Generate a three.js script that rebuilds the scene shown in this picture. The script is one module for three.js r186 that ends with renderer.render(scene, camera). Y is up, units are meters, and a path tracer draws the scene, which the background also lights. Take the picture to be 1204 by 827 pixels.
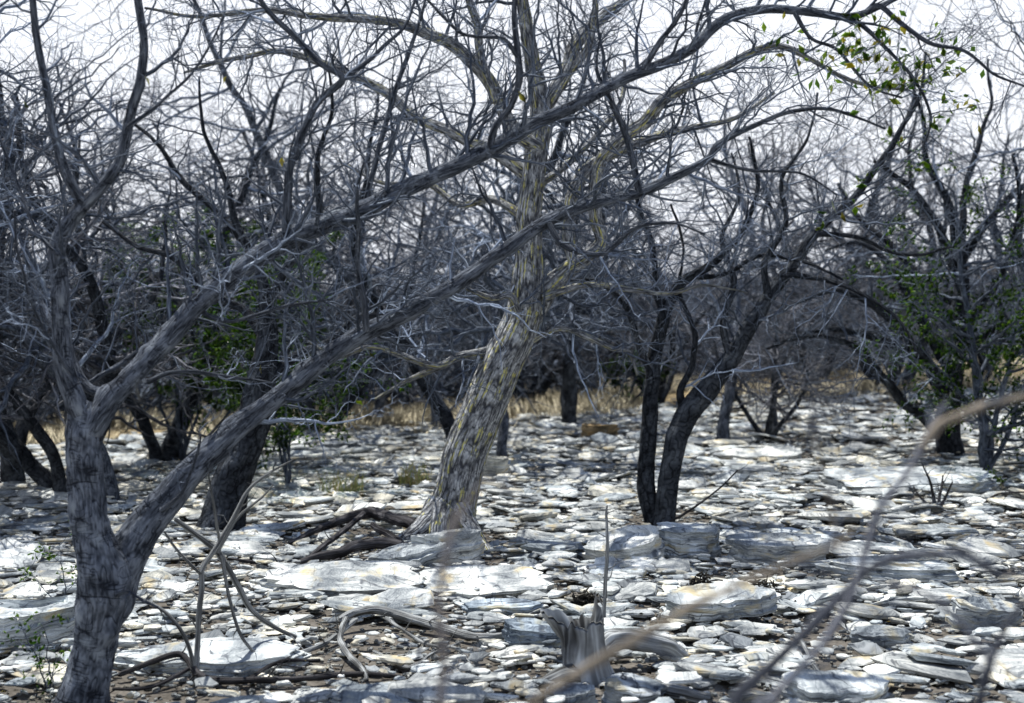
import * as THREE from 'three';

// ---------------------------------------------------------------- camera, sky, sun, exposure
const scene = new THREE.Scene();
const PW = 1204, PH = 827, FOV = 30, EYE = 1.4;
const FPX = (PH / 2) / Math.tan(FOV / 2 * Math.PI / 180);
const PITCH = -Math.atan(38.5 / FPX);
const camera = new THREE.PerspectiveCamera(FOV, PW / PH, 0.1, 900);
camera.position.set(0, EYE, 0);
camera.rotation.x = PITCH;
camera.focus = 6.4;
camera.userData.fStop = 2.3;
const SUN = new THREE.Vector3(-0.24, 0.93, -0.3).normalize();
const EXPOSURE = 1.6;

{ // hazy bright sky: white at the horizon, blue overhead, a broad glow round the sun
  const w = 256, h = 128, a = new Float32Array(w * h * 4), d = new THREE.Vector3();
  for (let j = 0; j < h; j++) for (let i = 0; i < w; i++) {
    const lat = ((j + 0.5) / h - 0.5) * Math.PI, lon = ((i + 0.5) / w - 0.5) * 2 * Math.PI;
    d.set(Math.cos(lat) * Math.cos(lon), Math.sin(lat), Math.cos(lat) * Math.sin(lon));
    const e = Math.max(0, Math.sin(lat)), k = THREE.MathUtils.smoothstep(e, 0.12, 0.75), glow = 0.3 * Math.exp(-Math.acos(Math.min(1, d.dot(SUN))) / 0.45);
    const o = (j * w + i) * 4;
    a[o] = 0.72 * (1 - k) + 0.07 * k + glow; a[o + 1] = 0.745 * (1 - k) + 0.14 * k + glow; a[o + 2] = 0.80 * (1 - k) + 0.32 * k + glow; a[o + 3] = 1;
  }
  const sky = new THREE.DataTexture(a, w, h, THREE.RGBAFormat, THREE.FloatType);
  sky.mapping = THREE.EquirectangularReflectionMapping; sky.magFilter = THREE.LinearFilter; sky.needsUpdate = true;
  scene.background = sky; scene.environment = sky;
}
const sun = new THREE.DirectionalLight(new THREE.Color(1, 0.96, 0.9), 5);
sun.position.copy(SUN).multiplyScalar(60).add(new THREE.Vector3(0, 0, -12));
sun.target.position.set(0, 0, -12);
sun.castShadow = true; sun.shadow.radius = 1; sun.shadow.mapSize.set(4096, 4096);
Object.assign(sun.shadow.camera, { left: -30, right: 30, top: 30, bottom: -30, near: 1, far: 150 });
scene.add(sun, sun.target);
const renderer = new THREE.WebGLRenderer({ antialias: true });
renderer.setSize(1024, 703);
renderer.toneMapping = THREE.LinearToneMapping;
renderer.toneMappingExposure = EXPOSURE;
renderer.shadowMap.enabled = true;

// ---------------------------------------------------------------- numbers, noise
function rngOf(seed) { let a = seed >>> 0; return () => { a = (a + 0x6D2B79F5) | 0; let t = Math.imul(a ^ (a >>> 15), 1 | a); t = (t + Math.imul(t ^ (t >>> 7), 61 | t)) ^ t; return ((t ^ (t >>> 14)) >>> 0) / 4294967296; }; }
const mix = (a, b, t) => a + (b - a) * t, clamp = (x, a = 0, b = 1) => Math.min(b, Math.max(a, x));
const smooth = (a, b, x) => { const t = clamp((x - a) / (b - a)); return t * t * (3 - 2 * t); };
function hash(i, j, k) { let h = Math.imul(i, 374761393) ^ Math.imul(j, 668265263) ^ Math.imul(k, 2147483647 - 1640531527); h = Math.imul(h ^ (h >>> 13), 1274126177); return ((h ^ (h >>> 16)) >>> 0) / 4294967296; }
const wrap = (i, p) => p ? ((i % p) + p) % p : i;
function noise(x, y, z = 0, px = 0, py = 0) {                        // value noise, optionally tileable in x and y
  const i = Math.floor(x), j = Math.floor(y), k = Math.floor(z), f = (t) => t * t * (3 - 2 * t), u = f(x - i), v = f(y - j), w = f(z - k);
  const i0 = wrap(i, px), i1 = wrap(i + 1, px), j0 = wrap(j, py), j1 = wrap(j + 1, py);
  const l = (k) => mix(mix(hash(i0, j0, k), hash(i1, j0, k), u), mix(hash(i0, j1, k), hash(i1, j1, k), u), v);
  return mix(l(k), l(k + 1), w);
}
function fbm(x, y, z = 0, oct = 4, px = 0, py = 0) { let s = 0, a = 0.5, t = 0; for (let o = 0; o < oct; o++) { s += a * noise(x, y, z + o * 17.3, px, py); t += a; x *= 2; y *= 2; z *= 2; px *= 2; py *= 2; a *= 0.5; } return s / t; }

// ---------------------------------------------------------------- the lie of the land, and where a line of sight meets it
function groundY(x, z) {
  const d = -z;
  let y = 0.055 * Math.max(0, x + 1.2) * smooth(8, 20, d) - 0.012 * Math.max(0, -x - 1) * smooth(6, 12, d);
  y += (fbm(x * 0.7, z * 0.7, 3, 3) - 0.5) * 0.10 * smooth(2.5, 6, d) * (1 - smooth(60, 90, d));
  y += 4 * smooth(34, 140, d) + (fbm(x * 0.05, z * 0.05, 9, 3) - 0.5) * 2 * smooth(30, 80, d);
  return y;
}
const CP = Math.cos(PITCH), SP = Math.sin(PITCH);
function ray(px, py) { const x = (px - PW / 2) / FPX, y = -(py - PH / 2) / FPX; const Y = y * CP + SP, Z = y * SP - CP; return [x / -Z, Y / -Z]; }   // per metre of depth
function at(px, py, d) { const [rx, ry] = ray(px, py); return new THREE.Vector3(rx * d, EYE + ry * d, -d); }
function onGround(px, py) { const [rx, ry] = ray(px, py); let d = 1.5; for (let i = 0; i < 4000 && EYE + ry * d > groundY(rx * d, -d); i++) d += 0.01; return new THREE.Vector3(rx * d, groundY(rx * d, -d), -d); }
function pixelOf(p) { const X = p.x, Y0 = p.y - EYE, Y = Y0 * CP + p.z * SP, Z = -Y0 * SP + p.z * CP; return [PW / 2 + FPX * X / -Z, PH / 2 - FPX * Y / -Z]; }

// ---------------------------------------------------------------- names and labels
const taken = new Map();
function numbered(name) { const n = taken.get(name) ?? 0; taken.set(name, n + 1); return n ? name + '_' + String(n).padStart(3, '0') : name; }
function tag(o, label, category, group, kind) { Object.assign(o.userData, { label, category }); if (group) o.userData.group = group; if (kind) o.userData.kind = kind; return o; }
function thing(name, label, category, base, group) { const o = new THREE.Group(); o.name = numbered(name); o.position.copy(base); scene.add(o); return tag(o, label, category, group); }
function copyOf(src, pos, turn, scale, label, group) {
  const c = src.clone(); c.name = numbered(src.name.replace(/_\d\d\d$/, '')); c.position.copy(pos); c.rotation.y = turn; c.scale.copy(scale); c.userData = { ...src.userData };
  if (label) c.userData.label = label; if (group) c.userData.group = group;
  scene.add(c); return c;
}

// ---------------------------------------------------------------- mesh collector
const TILE = 0.4;                                                    // metres of bark per texture repeat
class Geo {
  constructor() { this.p = []; this.n = []; this.u = []; this.c = []; this.i = []; }
  get tris() { return this.i.length / 3; }
  // a tapered tube through P = [[x, y, z, r], ...]
  tube(P, seg, col = [1, 1, 1], disp = null, capped = false) {
    const m = P.length, b0 = this.p.length / 3, pi2 = Math.PI * 2;
    let nx = 0, ny = 0, nz = 0, len = 0, T = [0, 0, 0], rAvg = 0;
    rAvg = P[Math.floor(m * 0.3)][3];
    const k = Math.max(1, Math.round(pi2 * rAvg / TILE)), u0 = hash(b0, m, 5);
    const grid = [];
    for (let i = 0; i < m; i++) {
      const a = P[Math.max(0, i - 1)], b = P[Math.min(m - 1, i + 1)], c = P[i];
      let tx = b[0] - a[0], ty = b[1] - a[1], tz = b[2] - a[2], l = Math.hypot(tx, ty, tz) || 1; tx /= l; ty /= l; tz /= l;
      if (!i) { if (Math.abs(ty) < 0.9) { nx = -tz; ny = 0; nz = tx; } else { nx = 1 - tx * tx; ny = -tx * ty; nz = -tx * tz; } }
      else { const d = nx * tx + ny * ty + nz * tz; nx -= d * tx; ny -= d * ty; nz -= d * tz; len += Math.hypot(c[0] - P[i - 1][0], c[1] - P[i - 1][1], c[2] - P[i - 1][2]); }
      l = Math.hypot(nx, ny, nz) || 1; nx /= l; ny /= l; nz /= l;
      const bx = ty * nz - tz * ny, by = tz * nx - tx * nz, bz = tx * ny - ty * nx;
      for (let j = 0; j <= seg; j++) {
        const th = (j % seg) / seg * pi2, cs = Math.cos(th), sn = Math.sin(th), ox = nx * cs + bx * sn, oy = ny * cs + by * sn, oz = nz * cs + bz * sn;
        const r = disp ? c[3] + disp(th, len, c[3], i / (m - 1)) : c[3];
        this.p.push(c[0] + ox * r, c[1] + oy * r, c[2] + oz * r); this.n.push(ox, oy, oz);
        this.u.push(u0 + k * j / seg, len / TILE); this.c.push(col[0], col[1], col[2]);
      }
    }
    const row = seg + 1;
    for (let i = 0; i < m - 1; i++) for (let j = 0; j < seg; j++) { const a = b0 + i * row + j, b = a + row; this.i.push(a, a + 1, b, a + 1, b + 1, b); }
    if (disp) this.smoothGrid(b0, m, seg);
    if (capped) for (const e of [0, m - 1]) {
      const c = this.p.length / 3, q = P[e]; this.p.push(q[0], q[1], q[2]); this.n.push(0, 1, 0); this.u.push(u0, 0.5); this.c.push(...col);
      for (let j = 0; j < seg; j++) { const a = b0 + e * row + j; e ? this.i.push(a, a + 1, c) : this.i.push(a + 1, a, c); }
    }
  }
  smoothGrid(b0, m, seg) {                                           // normals of a displaced tube, seam closed
    const row = seg + 1, P = this.p, at = (i, j) => (b0 + clamp(i, 0, m - 1) * row + ((j % seg) + seg) % seg) * 3;
    for (let i = 0; i < m; i++) for (let j = 0; j <= seg; j++) {
      const a = at(i, j - 1), b = at(i, j + 1), c = at(i - 1, j), d = at(i + 1, j);
      const ux = P[b] - P[a], uy = P[b + 1] - P[a + 1], uz = P[b + 2] - P[a + 2], vx = P[d] - P[c], vy = P[d + 1] - P[c + 1], vz = P[d + 2] - P[c + 2];
      let x = uy * vz - uz * vy, y = uz * vx - ux * vz, z = ux * vy - uy * vx; const l = Math.hypot(x, y, z) || 1, o = (b0 + i * row + j) * 3;
      const s = (x * this.n[o] + y * this.n[o + 1] + z * this.n[o + 2]) < 0 ? -1 : 1;
      this.n[o] = s * x / l; this.n[o + 1] = s * y / l; this.n[o + 2] = s * z / l;
    }
  }
  // a small pointed leaf folded along its rib
  leaf(p, dir, side, len, wid, col) {
    const b = this.p.length / 3, up = new THREE.Vector3().crossVectors(dir, side).normalize();
    const q = [p.clone(), p.clone().addScaledVector(dir, len * 0.5).addScaledVector(side, wid / 2).addScaledVector(up, wid * 0.18), p.clone().addScaledVector(dir, len), p.clone().addScaledVector(dir, len * 0.5).addScaledVector(side, -wid / 2).addScaledVector(up, wid * 0.18)];
    for (const v of q) { this.p.push(v.x, v.y, v.z); this.n.push(up.x, up.y, up.z); this.u.push(0.5, 0.5); this.c.push(...col); }
    this.i.push(b, b + 1, b + 2, b, b + 2, b + 3);
  }
  geometry(o = new THREE.Vector3()) {
    const g = new THREE.BufferGeometry(), p = new Float32Array(this.p.length);
    for (let i = 0; i < p.length; i += 3) { p[i] = this.p[i] - o.x; p[i + 1] = this.p[i + 1] - o.y; p[i + 2] = this.p[i + 2] - o.z; }
    g.setAttribute('position', new THREE.BufferAttribute(p, 3));
    g.setAttribute('normal', new THREE.BufferAttribute(new Float32Array(this.n), 3));
    g.setAttribute('uv', new THREE.BufferAttribute(new Float32Array(this.u), 2));
    g.setAttribute('color', new THREE.BufferAttribute(new Float32Array(this.c), 3));
    g.setIndex(new THREE.BufferAttribute(new Uint32Array(this.i), 1));
    total += this.tris; return g;
  }
  build(name, material, parent, kind) {
    const o = parent && parent !== scene ? parent.position : new THREE.Vector3();
    const m = new THREE.Mesh(this.geometry(o), material); m.name = parent === scene ? numbered(name) : name; m.castShadow = m.receiveShadow = true;
    if (kind) m.userData.kind = kind;
    parent.add(m); return m;
  }
}
let total = 0;

// ---------------------------------------------------------------- materials
function texture(n, fn, srgb) {
  const a = new Uint8Array(n * n * 4);
  for (let j = 0; j < n; j++) for (let i = 0; i < n; i++) { const c = fn(i / n, j / n); const o = (j * n + i) * 4; for (let k = 0; k < 3; k++) a[o + k] = clamp(Array.isArray(c) ? c[k] : c) * 255; a[o + 3] = 255; }
  const t = new THREE.DataTexture(a, n, n); t.wrapS = t.wrapT = THREE.RepeatWrapping; t.magFilter = THREE.LinearFilter; t.minFilter = THREE.LinearMipmapLinearFilter; t.generateMipmaps = true;
  if (srgb) t.colorSpace = THREE.SRGBColorSpace; t.needsUpdate = true; return t;
}
const lerp3 = (a, b, t) => a.map((x, i) => mix(x, b[i], t));
function material(color, map, bump, scale, extra = {}) { return new THREE.MeshPhysicalMaterial({ specularIntensity: 0.15, color: new THREE.Color().setRGB(...color), map: map ?? null, bumpMap: bump ?? null, bumpScale: scale ?? 1, roughness: 0.95, vertexColors: true, side: THREE.DoubleSide, ...extra }); }

// smooth grey bark: fine vertical streaks, thin cross lines, pale mottling
const crack = (x, w) => 1 - smooth(0, w, Math.abs(x - 0.5));
const smoothH = (u, v) => { const p = u + 0.03 * (fbm(u * 7, v * 7, 2, 3, 7, 7) - 0.5), q = v + 0.03 * (fbm(u * 6, v * 6, 6, 3, 6, 6) - 0.5), g = fbm(u * 60, v * 14, 3, 3, 60, 14), k = fbm(u * 8, v * 8, 7, 4, 8, 8); return clamp(0.42 + 0.5 * (g - 0.45) + 0.5 * (k - 0.5) - 0.26 * crack(noise(p * 11, q * 40, 4, 11, 40), 0.07) * smooth(0.4, 0.65, noise(u * 7, v * 7, 21, 7, 7)) - 0.22 * crack(noise(p * 30, q * 7, 14, 30, 7), 0.06) * smooth(0.4, 0.6, noise(u * 6, v * 6, 23, 6, 6))); };
const smoothC = (u, v) => { const h = smoothH(u, v), m = fbm(u * 5, v * 5, 12, 5, 5, 5), f = noise(u * 90, v * 30, 2, 90, 30); const c = lerp3([0.22, 0.235, 0.26], [0.62, 0.64, 0.67], clamp((h - 0.38) * 2.4 + 0.4 + (m - 0.5) * 0.6 + (f - 0.5) * 0.35)); return m > 0.66 ? lerp3(c, [0.78, 0.80, 0.80], clamp((m - 0.66) * 4)) : c; };
// furrowed bark: long ridges that split and join, yellow lichen on some of them
const furrow = (u, v) => { const p = u + 0.035 * (fbm(u * 6, v * 6, 2, 3, 6, 6) - 0.5), q = v + 0.05 * (fbm(u * 5, v * 5, 6, 3, 5, 5) - 0.5), f = fbm(u * 36, v * 14, 5, 3, 36, 14); return clamp(0.62 - 0.5 * Math.max(crack(noise(p * 22, q * 2, 3, 22, 2), 0.14), 0.75 * crack(noise(p * 38, q * 4, 8, 38, 4), 0.12), 0.4 * crack(noise(p * 16, q * 16, 9, 16, 16), 0.05)) + 0.55 * (f - 0.42)); };
const furrowC = (u, v) => {
  const h = furrow(u, v), f = fbm(u * 40, v * 24, 5, 3, 40, 24), m = fbm(u * 3, v * 3, 19, 3, 3, 3), y = noise(u * 26, v * 3, 31, 26, 3) * 0.65 + 0.35 * noise(u * 50, v * 16, 33, 50, 16) + (m - 0.5) * 0.25;
  let c = lerp3([0.24, 0.245, 0.26], [0.72, 0.725, 0.725], clamp((h - 0.4) * 1.3 + 0.40 + (f - 0.5) * 0.9 + (m - 0.5) * 0.5));
  if (y > 0.66) c = lerp3(c, [0.74, 0.71, 0.42], clamp((y - 0.66) * 9) * clamp(h * 1.5));
  return c;
};
const roughH = (u, v) => { const p = u + 0.04 * (fbm(u * 6, v * 6, 2, 3, 6, 6) - 0.5), q = v + 0.05 * (fbm(u * 5, v * 5, 6, 3, 5, 5) - 0.5), f = fbm(u * 30, v * 22, 5, 3, 30, 22); return clamp(0.6 - 0.42 * Math.max(crack(noise(p * 16, q * 6, 3, 16, 6), 0.13), 0.7 * crack(noise(p * 12, q * 18, 9, 12, 18), 0.09)) + 0.6 * (f - 0.42)); };
const roughC = (u, v) => { const h = roughH(u, v), m = fbm(u * 6, v * 5, 22, 4, 6, 5); return lerp3([0.13, 0.14, 0.155], [0.54, 0.56, 0.58], clamp(h * 0.8 + (m - 0.5) * 1.1)); };
const grainH = (u, v) => { const g = noise(u * 34, v * 2, 6, 34, 2) * 0.55 + noise(u * 70, v * 5, 2, 70, 5) * 0.25 + fbm(u * 8, v * 4, 9, 3, 8, 4) * 0.3; return g; };
const grainC = (u, v) => { const g = grainH(u, v), m = fbm(u * 4, v * 4, 14, 4, 4, 4); return lerp3([0.22, 0.22, 0.22], [0.74, 0.75, 0.75], clamp((g - 0.25) * 1.5 + (m - 0.5) * 0.8)); };
const rockH = (u, v) => fbm(u * 6, v * 6, 1, 5, 6, 6) * 0.7 + 0.3 * Math.abs(noise(u * 5, v * 26, 4, 5, 26) - 0.5) * 2;
const rockC = (u, v) => { const seam = Math.abs(noise(u * 4, v * 22, 15, 4, 22) - 0.5), cr = Math.abs(fbm(u * 7, v * 7, 27, 3, 7, 7) - 0.5), blot = fbm(u * 3, v * 3, 52, 4, 3, 3); const a = fbm(u * 5, v * 5, 3, 5, 5, 5), s = noise(u * 6, v * 34, 8, 6, 34), f = noise(u * 120, v * 120, 2, 120, 120), k = fbm(u * 9, v * 9, 41, 4, 9, 9); let c = lerp3([0.40, 0.42, 0.435], [0.95, 0.945, 0.91], clamp(a * 1.7 - 0.3 + (s - 0.5) * 0.5 + (f - 0.5) * 0.3 + (blot - 0.5) * 0.9)); c = lerp3(c, [0.3, 0.31, 0.33], 0.75 * (1 - smooth(0, 0.035, seam)) + 0.6 * (1 - smooth(0, 0.012, cr))); if (k > 0.6) c = lerp3(c, [0.80, 0.72, 0.56], clamp((k - 0.6) * 4)); return c; };
const soilC = (u, v) => { const a = fbm(u * 8, v * 8, 3, 5, 8, 8), f = noise(u * 100, v * 100, 2, 100, 100); return lerp3([0.5, 0.48, 0.45], [0.95, 0.93, 0.9], clamp(a + (f - 0.5) * 0.5)); };
const tex = (h, c, n) => [texture(n, c, true), texture(n, h)];
const [smC, smB] = tex(smoothH, smoothC, 512), [fuC, fuB] = tex(furrow, furrowC, 512), [roC, roB] = tex(roughH, roughC, 512), [grC, grB] = tex(grainH, grainC, 512), [rkC, rkB] = tex(rockH, rockC, 512);
const M = {
  smoothBark: material([0.44, 0.465, 0.50], smC, smB, 0.012),
  furrowBark: material([0.98, 1.0, 1.0], fuC, fuB, 0.02),
  roughBark: material([0.40, 0.42, 0.45], roC, roB, 0.010),
  deadWood: material([0.85, 0.87, 0.87], grC, grB, 0.006),
  darkWood: material([0.2, 0.19, 0.2], grC, grB, 0.008),
  twig: material([0.44, 0.49, 0.56], smC), brownTwig: material([0.55, 0.53, 0.53], smC),
  rock: material([0.80, 0.83, 0.86], rkC, rkB, 0.012, { flatShading: true, roughness: 0.8 }),
  soil: material([0.19, 0.185, 0.175], texture(256, soilC, true), null, 1, { roughness: 1 }),
  grass: material([1, 1, 1], null, null, 1, { roughness: 1 }),
  leaf: new THREE.MeshPhysicalMaterial({ color: 0xffffff, vertexColors: true, roughness: 0.75, transmission: 0.55, thickness: 0, side: THREE.DoubleSide }),
};

// ---------------------------------------------------------------- ground, one sheet to the horizon
{
  const G = new Geo(), xs = [], zs = [];
  for (let i = -90; i <= 90; i++) { const t = i / 90; xs.push(t * 14 + Math.sign(t) * Math.pow(Math.abs(t), 4) * 300); }
  for (let j = 0; j <= 200; j++) { const t = j / 200; zs.push(6 - 30 * t - 300 * Math.pow(t, 5)); }
  for (const z of zs) for (const x of xs) {
    const d = -z, e = edge(x, d), straw = smooth(-0.6, 1.2, d - e + (fbm(x * 0.9, z * 0.9, 5, 3) - 0.5) * 5), brush = smooth(4, 9, d - e + (fbm(x * 0.5, z * 0.5, 8, 3) - 0.5) * 6);
    G.p.push(x, groundY(x, z), z); G.n.push(0, 1, 0); G.u.push(x / 0.9, z / 0.9);
    G.c.push(...lerp3(lerp3([1, 1, 1], [2.6, 2.25, 1.5], straw), [0.7, 0.66, 0.6], brush));
  }
  const r = xs.length;
  for (let j = 0; j < zs.length - 1; j++) for (let i = 0; i < r - 1; i++) { const a = j * r + i, b = a + r; G.i.push(a, a + 1, b, a + 1, b + 1, b); }
  const g = G.geometry(); g.computeVertexNormals();
  const m = new THREE.Mesh(g, M.soil); m.name = 'ground'; m.receiveShadow = true; m.userData = { kind: 'structure', label: 'stony grey soil of the clearing, straw coloured under the dry grass', category: 'ground' }; scene.add(m);
}
function edge(x, d) { return 16.6 + 5.5 * clamp(x / Math.max(d, 1), -0.5, 0.5) + (fbm(x * 0.5, 2.2, 1, 2) - 0.5) * 2.5; }   // depth at which stones give way to straw

// ---------------------------------------------------------------- stones
// a flat stone: an irregular outline in three rings, bevelled unevenly
function stoneInto(G, c, L, W, T, yaw, tx, tz, rng, col) {
  const n = 6 + Math.floor(rng() * 5), b = G.p.length / 3, M4 = new THREE.Matrix4().compose(c, new THREE.Quaternion().setFromEuler(new THREE.Euler(tx, yaw, tz, 'YXZ')), new THREE.Vector3(1, 1, 1)), v = new THREE.Vector3();
  const R = [], A = []; for (let i = 0; i < n; i++) { A.push((i + (rng() - 0.5) * 0.75) / n * Math.PI * 2); R.push(0.62 + rng() * 0.58); }
  const put = (x, y, z) => { v.set(x, y, z).applyMatrix4(M4); G.p.push(v.x, v.y, v.z); G.n.push(0, 1, 0); G.u.push(v.x / 0.7, v.z / 0.7 + v.y * 4); G.c.push(...col); };
  const sx = (rng() - 0.5) * 0.5 * T, sz = (rng() - 0.5) * 0.5 * T, lean = (rng() - 0.5) * 0.12;
  for (const [k, y] of [[0.92, -0.75], [1.02, 0.25], [0.86, 1]]) for (let i = 0; i < n; i++) { const q = k * R[i] * (1 + (rng() - 0.5) * 0.1), x = Math.cos(A[i]) * q, z = Math.sin(A[i]) * q; put(x * L / 2 + lean * y * L, y * T / 2 + (y > 0 ? (x * sx + z * sz) + (rng() - 0.5) * T * 0.2 : 0), z * W / 2); }
  put((rng() - 0.5) * L * 0.2, T * 0.54, (rng() - 0.5) * W * 0.2);
  for (let r = 0; r < 2; r++) for (let i = 0; i < n; i++) { const j = (i + 1) % n, a = b + r * n + i, a2 = b + r * n + j; G.i.push(a, a + n, a2, a2, a + n, a2 + n); }
  for (let i = 0; i < n; i++) G.i.push(b + 2 * n + i, b + 3 * n, b + 2 * n + (i + 1) % n);
}
let lastTone = '';
const stoneTone = (rng) => { const t = 0.62 + rng() * 0.5, k = rng(); lastTone = k < 0.55 ? 'pale grey' : k < 0.8 ? 'bluish grey' : k < 0.93 ? 'buff' : 'dark'; return k < 0.55 ? [t, t * 1.0, t * 0.99] : k < 0.8 ? [t * 0.84, t * 0.88, t * 0.91] : k < 0.93 ? [t * 1.02, t * 0.96, t * 0.84] : [t * 0.5, t * 0.52, t * 0.55]; };
const avoid = [];
// a big slab of layered schist: beds of slightly different outline, uneven top
function slab(name, label, cat, px, py, wpx, hpx, depthRatio, yaw, tx, tz, seed, tone, lift = 0) {
  const base = onGround(px, py), k = -base.z / FPX, L = wpx * k, W0 = L * depthRatio / 2; for (let u = -2; u <= 2; u++) avoid.push([base.x + u * L * 0.2, base.z - W0 * 0.9, Math.min(W0, L * 0.3) * 0.55]);
  const T = hpx * k, W = L * depthRatio, rng = rngOf(seed), G = new Geo(), n = 44;
  const A = [], R = []; for (let i = 0; i < n; i++) { A.push((i + (rng() - 0.5) * 0.5) / n * Math.PI * 2); const c = Math.cos(A[i]), q = Math.sin(A[i]); R.push(Math.pow(Math.pow(Math.abs(c), 3) + Math.pow(Math.abs(q), 3), -1 / 3) * (0.72 + 0.42 * noise(c * 1.8 + seed, q * 1.8, 1) + 0.16 * (noise(c * 7 + seed, q * 7, 2) - 0.5))); }
  const beds = 4 + seed % 3, rings = [];
  for (let b = 0; b < beds; b++) { const y0 = b / beds, y1 = (b + 0.8) / beds, o = 0.88 + rng() * 0.14; rings.push([o * 0.985, y0, b], [o, y1, b]); }
  for (const r of [0.93, 0.84, 0.74, 0.62, 0.48, 0.32, 0.15]) rings.push([r, 1, beds]);
  const q = new THREE.Matrix4().compose(new THREE.Vector3(0, T * lift - T * 0.12, -W * 0.45), new THREE.Quaternion().setFromEuler(new THREE.Euler(tx, yaw, tz, 'YXZ')), new THREE.Vector3(1, 1, 1)), v = new THREE.Vector3();
  const put = (x, y, z) => { v.set(x, y, z).applyMatrix4(q); G.p.push(v.x, v.y, v.z); G.n.push(0, 1, 0); G.u.push(v.x / 0.7 + seed * 0.37, v.z / 0.7 + v.y * 4 + seed * 0.61); G.c.push(...tone); };
  const step = (x) => { const f = Math.floor(x); return f + smooth(0.78, 1, x - f); };
  const top = (x, z) => T * 0.16 * (step(fbm(x * 2.6 / L * 0.5 + seed, z * 5 / L * 0.5, 2, 3) * 9) - 4.5) * 0.5 + T * 0.14 * (fbm(x * 9 + seed, z * 14, 5, 3) - 0.5);
  rings.forEach(([o, y, b]) => { for (let i = 0; i < n; i++) { const c = Math.cos(A[i]), e = Math.sin(A[i]), w = o * R[i] * (b < beds ? 1 + (noise(c * 3 + seed, e * 3, b * 3.1) - 0.5) * 0.2 + (noise(c * 9, e * 9 + seed, b * 3.1) - 0.5) * 0.1 : 1), x = c * w * L / 2, z = e * w * W / 2; put(x, T * y + (b >= beds ? top(x, z) * smooth(1, 0.8, o) : (rng() - 0.5) * 0.03 * T), z); } });
  put(0, T + top(0, 0), 0);
  for (let r = 0; r < rings.length - 1; r++) for (let i = 0; i < n; i++) { const j = (i + 1) % n, a = r * n + i, a2 = r * n + j; G.i.push(a, a + n, a2, a2, a + n, a2 + n); }
  const t = (rings.length - 1) * n; for (let i = 0; i < n; i++) G.i.push(t + i, rings.length * n, t + (i + 1) % n);
  const m = new THREE.Mesh(G.geometry(), M.rock); m.name = numbered(name); m.position.copy(base); m.castShadow = m.receiveShadow = true; scene.add(m);
  return tag(m, label, cat);
}
const pale = [0.98, 0.98, 0.97], grey = [0.8, 0.83, 0.86], blue = [0.62, 0.7, 0.8], dark = [0.5, 0.53, 0.57], buff = [1.0, 0.95, 0.84];
slab('boulder', 'blocky pale boulder against the foot of the lichen streaked leaning trunk', 'boulder', 530, 668, 92, 42, 0.7, 0.2, -0.1, 0.06, 11, pale);
slab('rock_slab', 'tilted layered slab beside the pale boulder at the leaning trunk', 'rock', 482, 672, 90, 26, 0.8, -0.3, 0.12, 0.18, 12, grey);
slab('rock_slab', 'wedge shaped pale slab in front of the two stemmed dark tree', 'rock', 745, 668, 105, 38, 0.7, -0.15, 0.25, 0.16, 13, pale);
slab('rock_slab', 'square ended grey block at the foot of the two stemmed dark tree', 'rock', 815, 660, 95, 38, 0.8, 0.05, 0.05, -0.02, 14, grey);
slab('rock_slab', 'long low block with stepped layers next to the square ended block', 'rock', 920, 667, 128, 32, 0.6, -0.04, 0.08, 0.02, 15, pale);
slab('rock_slab', 'broad flat sheet of grey rock running on from the stepped block', 'rock', 1065, 690, 165, 26, 0.55, 0.1, 0.06, -0.03, 16, grey);
slab('rock_slab', 'wide smooth bedrock sheet below the dark dead log', 'rock', 395, 706, 250, 22, 0.5, 0.04, 0.12, -0.02, 17, pale);
slab('rock_slab', 'pale bedrock sheet between the pale boulder and the bluish plank stone', 'rock', 570, 706, 190, 18, 0.6, -0.06, 0.1, 0.02, 18, pale);
slab('plank_stone', 'narrow bluish plank shaped stone above the rounded bluish stone', 'stone', 590, 728, 95, 17, 0.4, 0.02, 0.1, 0.03, 19, blue);
slab('boulder', 'rounded bluish stone beside the forked weathered stump', 'boulder', 626, 768, 90, 32, 0.6, 0.2, 0.1, -0.1, 20, blue);
slab('boulder', 'thick dark edged ledge of rock beside the forked grey trunk', 'boulder', 5, 772, 170, 58, 0.6, 0.06, 0.04, 0.04, 21, grey);
slab('rock_slab', 'slab propped over a dark gap under the rotten wood', 'rock', 845, 742, 135, 22, 0.55, 0.03, 0.16, 0.04, 22, grey, 0.9);
slab('rock_slab', 'grey stone with a blunt face behind the bare blurred stems', 'rock', 1042, 768, 72, 24, 0.6, -0.2, 0.1, 0.05, 23, dark);
slab('rock_slab', 'broad slab banded with fine layers at the foot of the bare blurred stems', 'rock', 990, 838, 125, 34, 0.6, 0.08, 0.2, 0, 24, grey);
slab('boulder', 'pointed grey boulder near the end of the blurred stems', 'boulder', 1168, 748, 95, 38, 0.7, 0.3, 0.1, -0.15, 25, grey);
slab('rock_slab', 'flat grey sheet of rock beneath the bleached dead branch', 'rock', 235, 798, 215, 24, 0.45, -0.05, 0.1, 0.02, 26, grey);
slab('rock_slab', 'small domed stone wedged against the stump roots', 'stone', 742, 834, 72, 30, 0.7, 0.15, 0.2, -0.1, 27, dark);
slab('rock_slab', 'small flat topped stone under the broken edge of the stump', 'stone', 672, 836, 62, 24, 0.7, -0.1, 0.15, 0.05, 28, grey);
slab('rock_slab', 'long bedrock ledge under the thorny tree with many arching limbs', 'rock', 1085, 583, 235, 20, 0.5, 0.03, 0.12, 0.01, 29, grey);
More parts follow.
